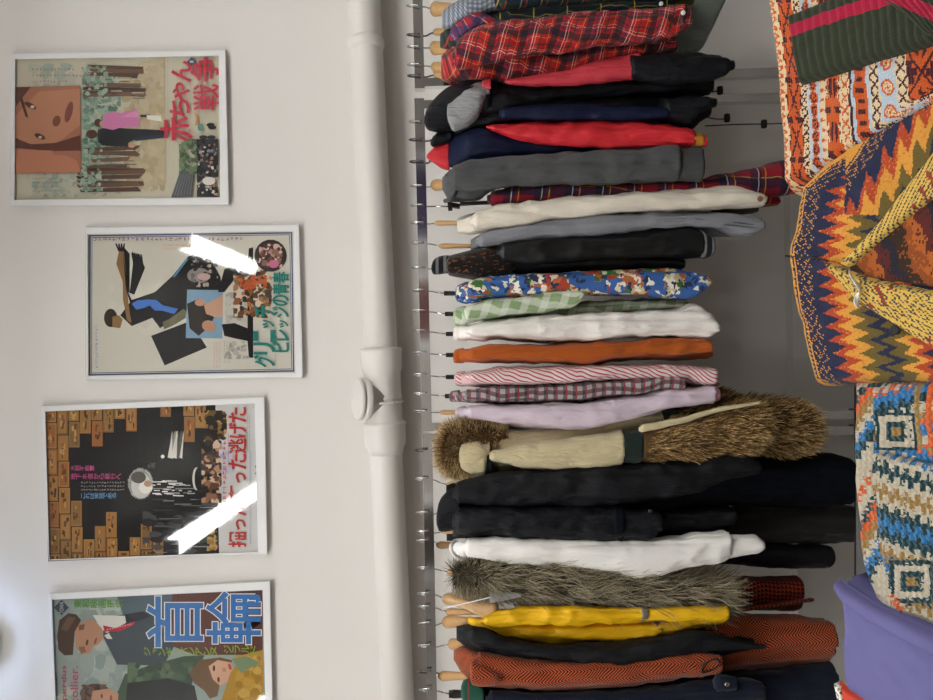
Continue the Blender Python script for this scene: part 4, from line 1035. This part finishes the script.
G('wool_coat', 'long dark grey coat whose hem shows under the black coat', 'coat', 534, [
    ('body', 'dk_grey', [(446, 531, 541), (500, 531, 541), (620, 526, 540), (700, 508, 541), (780, 507, 543), (858, 505, 542)], 2.14, .09, dict(ramp=30))])
G('black_skirt', 'black skirt whose square hem hangs past the white sweatshirt', 'skirt', 552, [
    ('body', 'black_wool', [(690, 541, 562), (740, 543, 564), (800, 544, 568), (834, 545, 568)], 2.12, .09, dict(wr=.004))], px=690)
r = G('sweatshirt', 'white sweatshirt with long ribbed cuff above the shaggy grey fur', 'sweatshirt', 552, [
    ('body', 'white_sweat', [(452, 543, 558), (458, 539, 562), (500, 541, 562), (560, 546, 566), (610, 552, 573), (650, 556, 577), (700, 552, 566)], 2.03, .12, dict(ramp=26)),
    ('sleeve', 'white_sweat', [(462, 539, 556), (500, 537, 561), (560, 538, 566), (610, 540, 572), (645, 539, 577), (690, 535, 567), (731, 531, 561)], SL, .062, dict(hollow=False, wr=.007)),
    ('cuff', 'white_sweat', [(730, 534, 559), (745, 535, 556), (757, 534, 553), (764, 540, 550)], SL, .05)])
b = MB(); b.tube(smooth_path([pt(x, y, 1.86 + .1 * abs(y - 549) / 12) for x, y in [(466, 540), (455, 541), (451, 548), (456, 556), (468, 561)]], 5), .0055, 8); b.build('neckband', M['white_sweat'], r, True)
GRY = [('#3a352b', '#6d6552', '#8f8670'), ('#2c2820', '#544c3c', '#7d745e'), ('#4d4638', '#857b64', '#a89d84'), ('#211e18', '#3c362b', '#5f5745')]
r = garment('shaggy_fur_jacket', 'shaggy grey brown fur jacket between the white sweatshirt and yellow jacket', 'jacket', 580)
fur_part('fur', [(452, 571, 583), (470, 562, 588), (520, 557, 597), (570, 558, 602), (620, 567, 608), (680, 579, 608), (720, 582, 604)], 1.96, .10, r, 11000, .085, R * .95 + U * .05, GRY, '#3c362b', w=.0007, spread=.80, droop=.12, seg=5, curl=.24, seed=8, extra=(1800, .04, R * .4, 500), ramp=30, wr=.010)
r = G('yellow_jacket', 'bright yellow rain jacket slipping off a big wooden hanger', 'jacket', 622, [
    ('body', 'yellow', [(468, 616, 623), (480, 618, 632), (500, 620, 641), (540, 622, 643), (600, 622, 643), (640, 620, 643), (665, 619, 636), (700, 614, 628), (722, 612, 625)], 2.0, .12, dict(ramp=20, wr=.010)),
    ('sleeve', 'yellow', [(480, 619, 624), (492, 613, 627), (510, 609, 626), (540, 606, 623), (590, 606, 623), (640, 608, 622), (690, 606, 620), (728, 607, 622)], SL, .055, dict(wr=.011)),
    ('reflective_band', 'reflect', [(641, 606, 622), (648, 606, 622)], SL, .0575, dict(wr=.004)),
    ('reflective_band', 'reflect', [(654, 620, 637), (662, 621, 636)], 1.998, .124, dict(wr=.004))])
G('houndstooth_skirt', 'red and black houndstooth skirt with a tie, hanging behind the shaggy fur', 'skirt', 594, [
    ('body', 'hound', [(640, 586, 611), (700, 579, 611), (740, 577, 611), (780, 576, 611), (803, 576, 611)], 2.13, .08, dict(wr=.004)),
    ('tie', 'hound', [(722, 609, 614), (760, 605, 610), (790, 601, 605), (814, 598, 602)], 2.0, .02, dict(wr=.001))], px=640)
G('black_jacket', 'soft black jacket between the yellow jacket and rust herringbone coat', 'jacket', 640, [
    ('body', 'black_wool', [(456, 626, 640), (470, 625, 649), (500, 640, 659), (560, 648, 664), (640, 646, 669), (700, 634, 658), (752, 630, 652)], 2.02, .12, dict(ramp=24)),
    ('sleeve', 'black_wool', [(466, 624, 642), (485, 628, 650), (510, 638, 656), (560, 644, 662), (620, 643, 667), (660, 637, 664), (700, 630, 656), (740, 640, 652), (766, 644, 649)], SL, .058, dict(wr=.009))])
r = G('herringbone_coat', 'long rust coloured herringbone wool coat', 'coat', 664, [
    ('body', 'herring', [(453, 650, 660), (462, 646, 673), (480, 651, 685), (500, 660, 689), (560, 668, 690), (640, 664, 682), (690, 640, 677), (730, 613, 672), (790, 615, 667), (835, 620, 663)], 2.04, .14, dict(ramp=26, wr=.009)),
    ('sleeve', 'herring', [(474, 650, 682), (500, 655, 687), (560, 661, 690), (640, 659, 683), (700, 650, 676), (722, 652, 674)], SL, .062, dict(wr=.008)),
    ('lapel', 'herring', [(470, 660, 684), (482, 664, 687), (494, 670, 686), (502, 674, 682)], SL - .045, .03, dict(wr=.005, step=2, round_end=6))])
b = MB(); b.tube(smooth_path([pt(x, y, SL - .064) for x, y in ((702, 672), (704, 664), (716, 659), (719, 664), (712, 670), (702, 673))], 4), .0022, 6); b.build('cuff_tab', M['leather'], r, True)
r = G('navy_jacket', 'dark navy twill jacket with green collar at the bottom edge of the picture', 'jacket', 690, [
    ('body', 'navy_twill', [(466, 683, 715), (490, 686, 722), (560, 687, 728), (640, 681, 728), (700, 674, 735), (760, 670, 735), (837, 660, 735)], 2.03, .14, dict(ramp=24)),
    ('sleeve', 'navy_twill', [(486, 690, 716), (560, 692, 725), (640, 688, 724), (700, 682, 718), (750, 678, 712), (765, 682, 708)], SL, .062, dict(wr=.008)),
    ('cuff_flap', 'navy_twill', [(716, 675, 692), (726, 674, 692), (737, 676, 690)], SL - .055, .018, dict(wr=.002, hollow=False)),
    ('collar', 'green_rib', [(461, 682, 700), (468, 679, 704), (478, 681, 706), (484, 686, 704)], 1.94, .06, dict(wr=.004, step=2))])
button(r, 727, 684, SL - .077, .0065, M['wire'])

# ---- hangers
W = 'wood'
hanger(W, 7, 431, 'pale wooden hanger carrying the grey and blue gingham shirt', hw=.024, lean=2)
hanger(W, 36, 434, 'pale wooden hanger with dark hook carrying the red and blue tartan shirt', lean=-4, dark=True, hw=.012)
hanger(W, 48, 431, 'pale wooden hanger carrying the shirt with only its green collar showing', hw=.022)
hanger(W, 66, 432, 'pale wooden hanger with steel hook inside the big red tartan shirt', hw=.016, lean=1)
hanger(W, 77, 434, 'dark hooked wooden hanger lowest on the topmost rack', dark=True, hw=.012, lean=-2)
hanger('plastic', 123, 430, 'black plastic hanger inside the grey lined hood', lean=-6, hh=.01)
hanger('plastic', 141, 434, 'black plastic hanger carrying the windbreaker with drawcords', lean=-2, dark=True, hh=.01)
hanger('plastic', 163, 430, 'black plastic hanger inside the red collar of the navy jacket', lean=-4, dark=True, hh=.01)
hanger(W, 187, 433, 'pale wooden hanger showing in the neck of the grey sweatshirt', lean=-2, hw=.018, hh=.02)
hanger('clip', 206.5, 446, 'black clip hanger holding the dark red plaid trousers')
hanger(W, 224, 436, 'pale wooden hanger sticking out of the cream denim jacket', lean=-1, hw=.009, hh=.02)
hanger(W, 244, 441, 'pale wooden hanger sticking out of the grey denim shirt', lean=2, hw=.009, hh=.02)
hanger('plastic', 269, 433, 'black plastic hanger inside the leather jacket with striped collar', lean=-2, hh=.01)
hanger('plastic', 291.5, 445, 'black plastic hanger carrying the blue floral shirt', lean=2)
hanger('plastic', 312, 446, 'black plastic hanger carrying the green checked shirt', lean=2)
hanger('plastic', 332, 447, 'black plastic hanger carrying the crinkled white shirt', lean=2)
hanger('plastic', 354, 447, 'black plastic hanger carrying the rust orange shirt', lean=1)
hanger('plastic', 376, 447, 'black plastic hanger carrying the red striped shirt', lean=1)
hanger('plastic', 395, 446, 'black plastic hanger carrying the grey and red checked shirt', lean=1)
hanger(W, 412.5, 441, 'pale wooden hanger sticking out of the lilac shirt', lean=0, hw=.008, hh=.018)
hanger(W, 451.5, 440, 'wooden hanger hidden in the brown fur hood', dark=True, lean=-3)
hanger(W, 480, 447, 'pale wooden hanger carrying the long black coat with cuff buttons', lean=5, hw=.011)
hanger(W, 514, 441, 'pale wooden hanger carrying the black raincoat', lean=-3, hw=.009)
hanger(W, 533, 443, 'pale wooden hanger carrying the long dark grey coat', lean=-1, hw=.006)
hanger('dark_wood', 542, 438, 'brown wooden hanger sticking out of the white sweatshirt', lean=3, hw=.012, hh=.018)
hanger(W, 569, 448, 'pale wooden hanger at the end of the shaggy fur jacket', lean=3, hw=.010)
hanger(W, 595, 446, 'big glossy contoured wooden hanger with flared shoulder above the yellow jacket', lean=4, hw=.020, hh=.024, drop=44, tipw=.030, tipy=15, reach=.215)
hanger(W, 608, 447, 'pale wooden hanger carrying the yellow rain jacket', lean=4, hw=.012)
hanger(W, 625, 445, 'pale wooden hanger just below the yellow jacket', lean=-3, hw=.020, hh=.022)
hanger(W, 647, 449, 'pale wooden hanger between black jacket and rust herringbone coat', lean=-3, hw=.018)
hanger(W, 673, 441, 'brownish wooden hanger sticking out of the rust herringbone coat', lean=3, hw=.016, hh=.022, dark=True)
hanger('plastic', 691, 450, 'grey black plastic hanger carrying the dark navy jacket', lean=3, hw=.014)
t = empty('price_tag', pt(488, 598, 1.86), 'grey card price tag on white string beside the big wooden hanger', 'tag')
b = MB(); p = [pt(x, y, Y) for x, y, Y in ((489, 592, 1.87), (520, 589, 1.88), (521, 597, 1.86), (490, 603, 1.85))]
n = (p[1] - p[0]).cross(p[3] - p[0]).normalized() * .0008
b.add([q + n for q in p] + [q - n for q in p], [(0, 1, 2, 3), (7, 6, 5, 4)] + [(j, 4 + j, 4 + (j + 1) % 4, (j + 1) % 4) for j in range(4)]); b.build('card', M['paper'], t)
b = MB(); b.tube(smooth_path([pt(x, y, Y) for x, y, Y in ((443, 608, 2.05), (460, 604.5, 1.96), (475, 601, 1.90), (491, 597, 1.855))], 4), .0016, 6); b.build('string', M['frame'], t, True)

# ------------------------------------------------------------------ display table with folded knitwear
AL = math.radians(25)
TN = Vector((0, -math.sin(AL), math.cos(AL)))            # normal of the sloping display top
T0 = pt(800, 350, .95)
def onplane(px, py, down=0.0):
    d = R * ((px - CX) / FPX) + U * ((CY - py) / FPX) + F
    p0 = T0 - TN * down
    return CAM + d * ((p0 - CAM).dot(TN) / d.dot(TN))
THK = .062
def line_at(poly, t):
    """point along a polyline by length"""
    L = [math.dist(poly[i], poly[i + 1]) for i in range(len(poly) - 1)]; s = t * sum(L)
    for i, l in enumerate(L):
        if s <= l or i == len(L) - 1:
            k = s / l if l else 0
            return (poly[i][0] + (poly[i + 1][0] - poly[i][0]) * k, poly[i][1] + (poly[i + 1][1] - poly[i][1]) * k)
        s -= l
def folded(name, top, bot, colf, mat, parent, ni, nj, thk=THK, rise=0.0, rho=.03, lump=.004, st=.0042, far=True, seed=0, edges=(1, 1, 1, 1)):
    """thick folded cloth on the display top; top and bot are its two long outlines (picture coordinates of the flat layout), running from the far edge to the near one.
    colf(px, py) gives the knitted colour of each stitch"""
    base = []; lay = []
    for i in range(ni + 1):
        s = (i / ni); rowp = []
        for j in range(nj + 1):
            t = j / nj
            a, b = line_at(top, s), line_at(bot, s)
            rowp.append((a[0] + (b[0] - a[0]) * t, a[1] + (b[1] - a[1]) * t))
        lay.append(rowp)
    P = [[onplane(*q) for q in r] for r in lay]
    def prof(d): 
        e = min(1, max(0, d / rho)); return math.sqrt(max(0, 1 - (1 - e) ** 2))
    H = []
    for i in range(ni + 1):
        h = []
        for j in range(nj + 1):
            p = P[i][j]
            d1 = (p - P[0][j]).length if edges[0] else 9; d2 = (p - P[ni][j]).length if edges[1] else 9
            d3 = (p - P[i][0]).length if edges[2] else 9; d4 = (p - P[i][nj]).length if edges[3] else 9
            k = min(prof(d1), prof(d2), prof(d3), prof(d4))
            n = noise.noise(Vector((p.x / .05, p.y / .05, seed))) + .5 * noise.noise(Vector((p.x / .018, p.y / .018, seed + 5)))
            h.append(rise - thk * (1 - k) + lump * n * k)
        H.append(h)
    V = [P[i][j] + TN * H[i][j] for i in range(ni + 1) for j in range(nj + 1)]
    w = nj + 1; Fc = []; cols = []; uvs = []
    for i in range(ni):
        for j in range(nj):
            Fc.append((i * w + j, i * w + j + 1, (i + 1) * w + j + 1, (i + 1) * w + j))
            q = lay[i][j]; q2 = lay[i + 1][j + 1]
            c = colf((q[0] + q2[0]) / 2, (q[1] + q2[1]) / 2) if colf else '#888888'
            cols.append(C(c) if isinstance(c, str) else c)
    # underside, flat on the display
    k = len(V)
    ring = [(0, j) for j in range(nj + 1)] + [(i, nj) for i in range(1, ni + 1)] + [(ni, j) for j in range(nj - 1, -1, -1)] + [(i, 0) for i in range(ni - 1, 0, -1)]
    V += [P[i][j] + TN * (rise - thk) for i, j in ring]
    n = len(ring)
    for a in range(n):
        i, j = ring[a]; i2, j2 = ring[(a + 1) % n]
        Fc.append((i * w + j, k + a, k + (a + 1) % n, i2 * w + j2)); cols.append(cols[min(i, ni - 1) * nj + min(j, nj - 1)])
    Fc.append(tuple(range(k, k + n))); cols.append(cols[0])
    o = mesh(name, V, Fc, mat, parent, True, cols=cols)
    l = o.data.uv_layers.new(name='UVMap'); flat = []
    u0 = P[0][0]
    for q in Fc:
        for vi in q:
            d = V[vi] - u0; flat.extend((d.x / st, d.dot(Vector((0, math.cos(AL), math.sin(AL)))) / (st * .8)))
    l.data.foreach_set('uv', flat)
    return o
M['knit'] = attr_mat('knitted_wool', .95, .1, knit=1, sheen=.15, bump=.55, bdist=.0012)
M['knit_fine'] = attr_mat('fine_knit', .95, .1, knit=1, sheen=.1, bump=.35, bdist=.0006)
M['crochet'] = attr_mat('chunky_wool', .97, .1, knit=1, sheen=.2, bump=.8, bdist=.003)
def tri(x): return abs((x % 1.0) * 2 - 1)
# --- fair isle pullover
CR, OG, DK, BL = '#dcc7a0', '#c65a26', '#4a2229', '#b4c4d2'
BOT_A, BOT_B = (783, 189), (1010, 62)
LEFT = [(759, -60), (761, 0), (765, 45), (770, 90), (773, 140), (775, 182), (781, 196)]
def left_x(py):
    for a, b in zip(LEFT, LEFT[1:]):
        if a[1] <= py <= b[1]: return a[0] + (b[0] - a[0]) * (py - a[1]) / (b[1] - a[1])
    return LEFT[0][0] if py < LEFT[0][1] else LEFT[-1][0]
def fair(px, py):
    q = 1.25
    px = round(px / q) * q; py = round(py / q) * q
    dx = px - left_x(min(py, 186))
    yb = 187 - .52 * max(0, px - 795) - .0006 * max(0, px - 795) ** 2 * 0
    dy = max(0, yb + 6 - py)
    k = 9.0
    d = dx if dy > 46 else None
    dyy = dy * 4.5 + 14
    d = -k * math.log(math.exp(-max(dx, 0) / k) + math.exp(-max(dyy, 0) / k)) + 1.0 if dy < 80 else dx
    d = d - 9
    t = py if dyy > dx else px * .9
    def band(lo, hi): return (d - lo) / (hi - lo)
    if d < 8:
        x = abs(d - 1) / 6.5; y = tri(t / 16)
        return OG if .3 < math.hypot(x * .8, (y - .5) * 1.6) < .62 else (DK if math.hypot(x, y) < .18 else CR)
    if d < 22:
        x = abs(d - 15) / 7; y = tri(t / 40)
        if abs(x - y * .9) < .12 and y < .8: return DK
        return DK if (y > .82 and x > .2) or (x > .8 and y < .3) else (CR if x > .93 else OG)
    if d < 28:
        x = (d - 25) / 3; y = ((t / 8) % 1) * 2 - 1
        return DK if abs(abs(x) - abs(y)) < .25 and abs(x) < .8 else CR
    if d < 30: return BL
    if d < 38:
        x = abs(d - 34) / 4; y = tri(t / 13) * 1.0
        r = math.hypot(x, y * .9)
        return DK if .42 < r < .66 or r < .15 else (OG if r < .95 else BL)
    if d < 40: return BL
    if d < 45:
        x = (d - 40) / 5; y = tri(t / 10)
        return OG if y > .55 + .4 * x else CR
    if d < 62:
        x = abs(d - 53.5) / 8.5; y = tri(t / 44)
        if abs(x - y * 1.05) < .10: return CR if x > .6 else OG
        if y < .16: return DK if x > .28 else OG
        if x < (y - .2) * .8 and y > .55: return DK if x > .1 else OG
        if x > .92: return CR
        return OG if x < .75 else (DK if y > .6 else OG)
    if d < 71:
        x = (d - 66.5) / 4.5; y = ((t / 13) % 1) * 2 - 1
        return OG if abs(abs(x) - abs(y)) < .22 and abs(x) < .75 else CR
    if d < 73.5: return DK
    if d < 76.5: return BL
    if d < 89: return DK if (t % 11) < 4.6 and abs(d - 82.7) < 3.6 else OG
    if d < 92: return BL
    if d < 102:
        x = (d - 97) / 5; y = ((t / 13) % 1) * 2 - 1
        return DK if abs(abs(x) - abs(y)) < .24 and abs(x) < .85 else CR
    if d < 120:
        x = abs(d - 111) / 9; y = tri(t / 25) * 1.15
        r = max(x * 1.05, y, (x + y) * .72)
        return OG if .5 < r < .72 or r < .16 or .3 < r < .36 else (CR if r < .5 else BL)
    if d < 131:
        x = (d - 125.5) / 5.5; y = ((t / 15) % 1) * 2 - 1
        return DK if abs(abs(x) - abs(y)) < .22 and abs(x) < .8 else CR
    x = abs(d - 146) / 15; y = tri(t / 48)
    if abs(x - y) < .1 or (y < .14 and x > .25): return DK
    return DK if (x < (y - .4) * .8 and x > .14) or (x > .55 and y < .5) else OG
sw = empty('knitted_pullover', onplane(850, 80, THK), 'orange and cream patterned pullover with dark green ribbed edge', 'sweater')
folded('body', LEFT, [(1010, -60), (1012, -30), (1014, 0), (1014, 20), (1012, 40), (1008, 56), (1003, 70)], fair, M['knit'], sw, 190, 185, rho=.022, edges=(0, 1, 1, 0), seed=1, lump=.004)
GN, CRM = '#343a2c', '#a3213f'
def ribcol(px, py):
    y = py + .38 * (px - 795) - .0006 * (px - 795) ** 2          # runs along the stripe
    return CRM if 28 < y < 41 or (-66 < y < -50) else GN
def rib(top, bot, parent, name, colf, n_rib, rise, seed, ni=60, nj=220, thk=.02, lump=.003):
    o = folded(name, top, bot, colf, M['knit_fine'], parent, ni, nj, thk=thk, rise=rise, rho=.012, seed=seed, lump=lump, edges=(1, 1, 1, 1))
    w = nj + 1; me = o.data
    for i in range(ni + 1):
        for j in range(nj + 1):
            v = me.vertices[i * w + j]; v.co += TN * (.0022 * abs(math.sin(PI * n_rib * j / nj)) - .001)
    return o
rib([(791, 16), (795, 40), (798, 62), (803, 86)], [(1012, -70), (1012, -40), (1012, -15), (1012, 22)], sw, 'ribbed_welt', ribcol, 26, .016, 2)
rib([(880, -40), (890, 0), (915, 18), (940, 40)], [(1012, -60), (1012, -20), (1012, 10), (1012, 50)], sw, 'ribbed_cuff', lambda x, y: CRM if 18 < (y - .45 * (x - 930) + 16) < 33 else GN, 16, .030, 3, 40, 120)
# --- zigzag cardigan
NV, YL, OL, RD, OR2 = '#2b2f47', '#cf9440', '#66592f', '#a8462c', '#c67a3a'
ZL = [(838, 154), (814, 172), (794, 190), (789, 215), (782, 254), (784, 275), (789, 312), (799, 352), (808, 388)]
def zleft(py):
    for a, b in zip(ZL, ZL[1:]):
        if a[1] <= py <= b[1]: return a[0] + (b[0] - a[0]) * (py - a[1]) / (b[1] - a[1])
    return ZL[0][0] if py < ZL[0][1] else ZL[-1][0]
def zig(px, py):
    px = round(px / 1.1) * 1.1; py = round(py / 1.1) * 1.1
    if py < 215 and px > 845:        # upper front panel turns with the folded edge
        d = (px - 845) * .55 + (py - (152 - .62 * (px - 845))) * .62
        t = px * .8
    else: d = px - zleft(py); t = py
    d -= 9
    z = (tri(t / 13.6) - .5) * 17 + noise.noise(Vector((px * .3, py * .3, 0))) * 2
    z2 = (tri(t / 27 + .25) - .5) * 10
    if d < 1.6: return YL
    if d < 3: return NV
    if d < 4.4: return YL
    if d < 19:
        return YL if ((int(px / 1.1) * 7 + int(py / 1.1) * 3) % 11) < 3 and (int(d / 4) + int(py / 5)) % 2 else NV
    w = d + z
    if w < 32: return NV
    if w < 44: return RD if noise.noise(Vector((px * .5, py * .5, 3))) < .35 else OR2
    if w < 59: return YL if noise.noise(Vector((px * .4, py * .4, 9))) < .4 else OR2
    if w + z2 * .6 < 74: return OL
    if w + z2 < 85: return NV
    if w + z2 < 99: return OL
    if w + z2 * .4 < 111: return YL
    if w < 123: return RD
    return NV if w < 150 else (RD if w < 160 else YL)
cd = empty('knitted_cardigan', onplane(860, 270, THK), 'navy cardigan with red and yellow zigzag knit and a V neck', 'cardigan')
folded('body', ZL, [(1012, 62), (1012, 90), (1012, 120), (1012, 160), (1012, 210), (1012, 260), (1012, 310), (1012, 350), (1012, 386)], zig, M['knit_fine'], cd, 230, 190, rho=.018, edges=(0, 1, 1, 0), seed=4, lump=.005)
def inside(px, py):
    w = (px - 850) * .6 - (py - 268) * .25 + 5 * noise.noise(Vector((px * .08, py * .08, 0)))
    k = (w % 34) / 34
    if noise.noise(Vector((px * .9, py * .25, 2))) > .25: k += .15
    return '#3a2c22' if k < .22 else '#8a4a26' if k < .42 else '#a85f2c' if k < .62 else '#5a2a26' if k < .8 else '#2c2a34'
folded('inner_back', [(852, 262), (851, 268), (853, 275)], [(1010, 140), (1012, 200), (1010, 300)], inside, M['knit_fine'], cd, 50, 90, thk=.012, rise=.007, rho=.004, seed=6, lump=.002, edges=(1, 1, 1, 0))
def lapelcol(px, py):
    px = round(px / 1.6) * 1.6; py = round(py / 1.6) * 1.6
    if ((int(px / 1.6) * 5 + int(py / 1.6) * 9) % 13) < 4: return '#4a4a44'
    k = (px * .55 + py * .25) % 42
    u = (px * .9 - py * .4)
    if 12 < k < 22 and abs((u % 26) - 13) < 8: return '#9c3c2e' if abs((u % 26) - 13) > 4 else '#d6b25a'
    return '#d3b057'
folded('lapel', [(843, 264), (846, 262), (890, 216), (907, 193), (940, 152), (1010, 75)], [(852, 268), (858, 266), (905, 225), (930, 206), (965, 184), (1012, 150)], lapelcol, M['knit_fine'], cd, 90, 34, thk=.016, rise=.015, rho=.006, seed=7, lump=.0015)
folded('lapel', [(830, 261), (846, 267), (862, 273), (880, 280), (933, 290), (1012, 300)], [(830, 264), (848, 287), (864, 303), (903, 327), (940, 349), (1012, 388)], lapelcol, M['knit_fine'], cd, 90, 40, thk=.018, rise=.017, rho=.006, seed=8, lump=.0015)
b = MB(); b.tube([onplane(x, y) + TN * .001 for x, y in ((786, 256), (800, 257), (818, 258), (830, 262), (848, 289), (866, 306), (905, 330))], .0013, 6); b.build('opening_edge', M['cord'], cd, True)
b = MB(); b.disc(onplane(790, 277) + TN * -.012, (TN + F * .9), .0075, .004); b.build('button', M['blackp'], cd)
b = MB(); b.disc(onplane(903, 330) + TN * .012, TN, .006, .004); b.build('button', M['blackp'], cd)
tg = empty('cloth_tag', onplane(870, 290) + TN * .02, 'twisted white cloth tag hanging at the V neck of the zigzag cardigan', 'tag')
b = MB(); rs = []
for i in range(16):
    t = i / 15; c = onplane(863 + 13 * t + 3 * math.sin(t * 5), 272 + 36 * t) + TN * (.024 + .004 * math.sin(t * 9)); a = t * 4.5
    e = Vector((math.cos(.4), math.sin(.4), 0)) * math.cos(a) + TN * math.sin(a)
    e2 = e.cross(Vector((.3, .9, .3))).normalized()
    rs.append([c + e * .0045 + e2 * .0006, c - e * .0045 + e2 * .0006, c - e * .0045 - e2 * .0006, c + e * .0045 - e2 * .0006])
b.rings(rs); b.build('ribbon', plain('white_tag_cloth', '#e6e3dd', .7), tg, True)
# --- chunky geometric blanket cardigan
TE, BU, CM, TA, RO = '#1f4249', '#2f7ab5', '#cbc2ab', '#a08048', '#dc622a'
SEQ = [(8, TE), (6, CM), (5, RO), (12, BU), (10, TE), (9, CM), (8, TA), (5, RO), (12, BU), (10, CM), (12, TE), (11, CM), (11, TA), (9, CM), (12, TE), (10, BU), (13, TE), (9, CM), (11, TA), (10, BU), (9, CM), (12, TE), (10, TA), (30, CM)]
KL = [(841, 376), (840, 410), (840, 450), (842, 500), (845, 545), (849, 572), (860, 597), (882, 618)]
def kleft(py):
    for a, b in zip(KL, KL[1:]):
        if a[1] <= py <= b[1]: return a[0] + (b[0] - a[0]) * (py - a[1]) / (b[1] - a[1])
    return KL[0][0] if py < KL[0][1] else KL[-1][0]
def croch(px, py):
    q = 2.9
    px = round(px / q) * q + noise.noise(Vector((px * .4, py * .4, 1))) * .9; py = round(py / q) * q + noise.noise(Vector((px * .4, py * .4, 7))) * .9
    d = px - kleft(py)
    saw = 3.2 * (1 if (px % 10.4) < 5.2 else -1)
    if d < 28:
        w = (py * 1.0 + d * 1.4 + 3 * (1 if (py % 9) < 4.5 else -1)) % 124
        for L, c in ((14, CM), (9, RO), (16, CM), (9, TE), (12, RO), (13, TA), (11, CM), (12, BU), (9, TE), (19, CM)):
            if w < L: return c
            w -= L
        return CM
    for (cx, cy, r) in ((890, 432, 1.0), (906, 583, 1.15), (975, 470, 1.2)):
        x, y = abs(px - cx) / r, abs(py - cy) / r
        m = max(x, y)
        if m < 4: return TA
        if m < 9: return TE
        if m < 15: return CM
        if m < 20: return TE
    for xo in (912, 924):
        if abs(px - xo) < 4 and py < 448: return TA if xo == 912 else RO
    w = py - 376 - (.32 * (px - 875) if py > 445 else -.25 * (px - 875)) + saw
    for L, c in SEQ:
        if w < L: return c
        w -= L
    return TE if (px % 30) < 15 else TA
ck = empty('knitted_cardigan', onplane(890, 480, .05), 'chunky cream, teal, blue and orange blocky wool cardigan', 'cardigan')
folded('body', KL, [(1010, 376), (1010, 410), (1010, 450), (1010, 500), (1012, 555), (1012, 590), (1012, 630), (1010, 668)], croch, M['crochet'], ck, 200, 130, thk=.052, rise=-.010, rho=.020, edges=(1, 1, 1, 0), seed=11, lump=.005, st=.009)
folded('front_flap', [(871, 452), (872, 470), (874, 510), (876, 540)], [(1010, 480), (1010, 510), (1010, 560), (1010, 600)], croch, M['crochet'], ck, 80, 120, thk=.012, rise=.0, rho=.008, edges=(1, 1, 1, 0), seed=12, lump=.003, st=.009) 
mv = empty('folded_shirt', onplane(880, 590, .06), 'mauve grey cloth peeping out under the chunky wool cardigan', 'shirt')
def plainf(c): return lambda x, y: c
folded('cloth', [(862, 573), (866, 584), (876, 597), (890, 610)], [(1000, 640), (1000, 660), (1000, 680), (1000, 690)], plainf('#85757a'), attr_mat('mauve_cotton', .9, .2), mv, 24, 50, thk=.03, rise=-.024, rho=.012, seed=14)
# --- purple jacket
pj = empty('folded_jacket', onplane(880, 650, THK), 'smooth purple folded jacket with a red panel at the bottom right corner', 'jacket')
M['purple'] = attr_mat('purple_cotton', .85, .2)
folded('body', [(837, 577), (835, 600), (834, 640), (836, 672), (841, 705), (850, 760)], [(1010, 668), (1010, 690), (1010, 720), (1010, 745), (1010, 765), (1010, 790)], plainf('#605d8a'), M['purple'], pj, 90, 90, thk=THK, rise=0.0, rho=.016, edges=(1, 0, 1, 0), seed=15, lump=.005)
folded('folded_edge', [(838, 578), (856, 590), (880, 606), (933, 630), (1010, 662)], [(836, 586), (846, 602), (872, 622), (925, 650), (1005, 690)], plainf('#605d8a'), M['purple'], pj, 60, 26, thk=.016, rise=.014, rho=.010, seed=16, lump=.004)
folded('red_panel', [(838, 681), (850, 690), (866, 700), (900, 722), (960, 760)], [(842, 702), (846, 720), (850, 740), (860, 770), (880, 800)], plainf('#b5402f'), M['purple'], pj, 40, 30, thk=.010, rise=.006, rho=.004, seed=17, lump=.001)
folded('printed_label', [(837, 681), (839, 690), (842, 702)], [(844, 686), (846, 694), (848, 704)], lambda x, y: '#d8d4c8' if noise.noise(Vector((x * .5, y * .35, 0))) > -.12 else '#3a3a38', M['purple'], pj, 20, 10, thk=.012, rise=.009, rho=.002, seed=18, lump=0)
# --- the display itself
tb = empty('display_table', Vector((onplane(870, 330).x, .84, 0)), 'dark sloping display table under the folded knitwear', 'table')
c0, c1, c2, c3 = onplane(856, -140, THK), onplane(856, 800, THK), onplane(1040, 800, THK), onplane(1040, -140, THK)
b = MB(); dn = -TN * .022
b.add([c0, c1, c2, c3, c0 + dn, c1 + dn, c2 + dn, c3 + dn], [(3, 2, 1, 0), (4, 5, 6, 7)] + [(j, (j + 1) % 4, 4 + (j + 1) % 4, 4 + j) for j in range(4)]); b.build('tabletop', M['table'], tb)
for p in (c0, c1, c2, c3):
    q = p * .9 + (c0 + c1 + c2 + c3) / 4 * .1 + dn
    b = MB(); b.bar(q, Vector((q.x, q.y, 0)), .018); b.build('leg', M['table'], tb)

# ------------------------------------------------------------------ camera, world, view
cam = bpy.data.cameras.new('camera'); co = bpy.data.objects.new('camera', cam); COL.objects.link(co)
from mathutils import Matrix
mt = Matrix((R, U, -F)).transposed().to_4x4(); mt.translation = CAM; co.matrix_world = mt
cam.sensor_fit = 'HORIZONTAL'; cam.sensor_width = 36; cam.lens = 36 * FPX / 933; cam.clip_start = .02
S.camera = co
w = bpy.data.worlds.new('World'); S.world = w; w.use_nodes = True
w.node_tree.nodes['Background'].inputs[0].default_value = (.8, .85, 1, 1); w.node_tree.nodes['Background'].inputs[1].default_value = .05
vs = S.view_settings; S.display_settings.display_device = 'sRGB'
vs.view_transform = 'Standard'; vs.look = 'None'; vs.gamma = 1; vs.use_curve_mapping = False; vs.exposure = 1.40
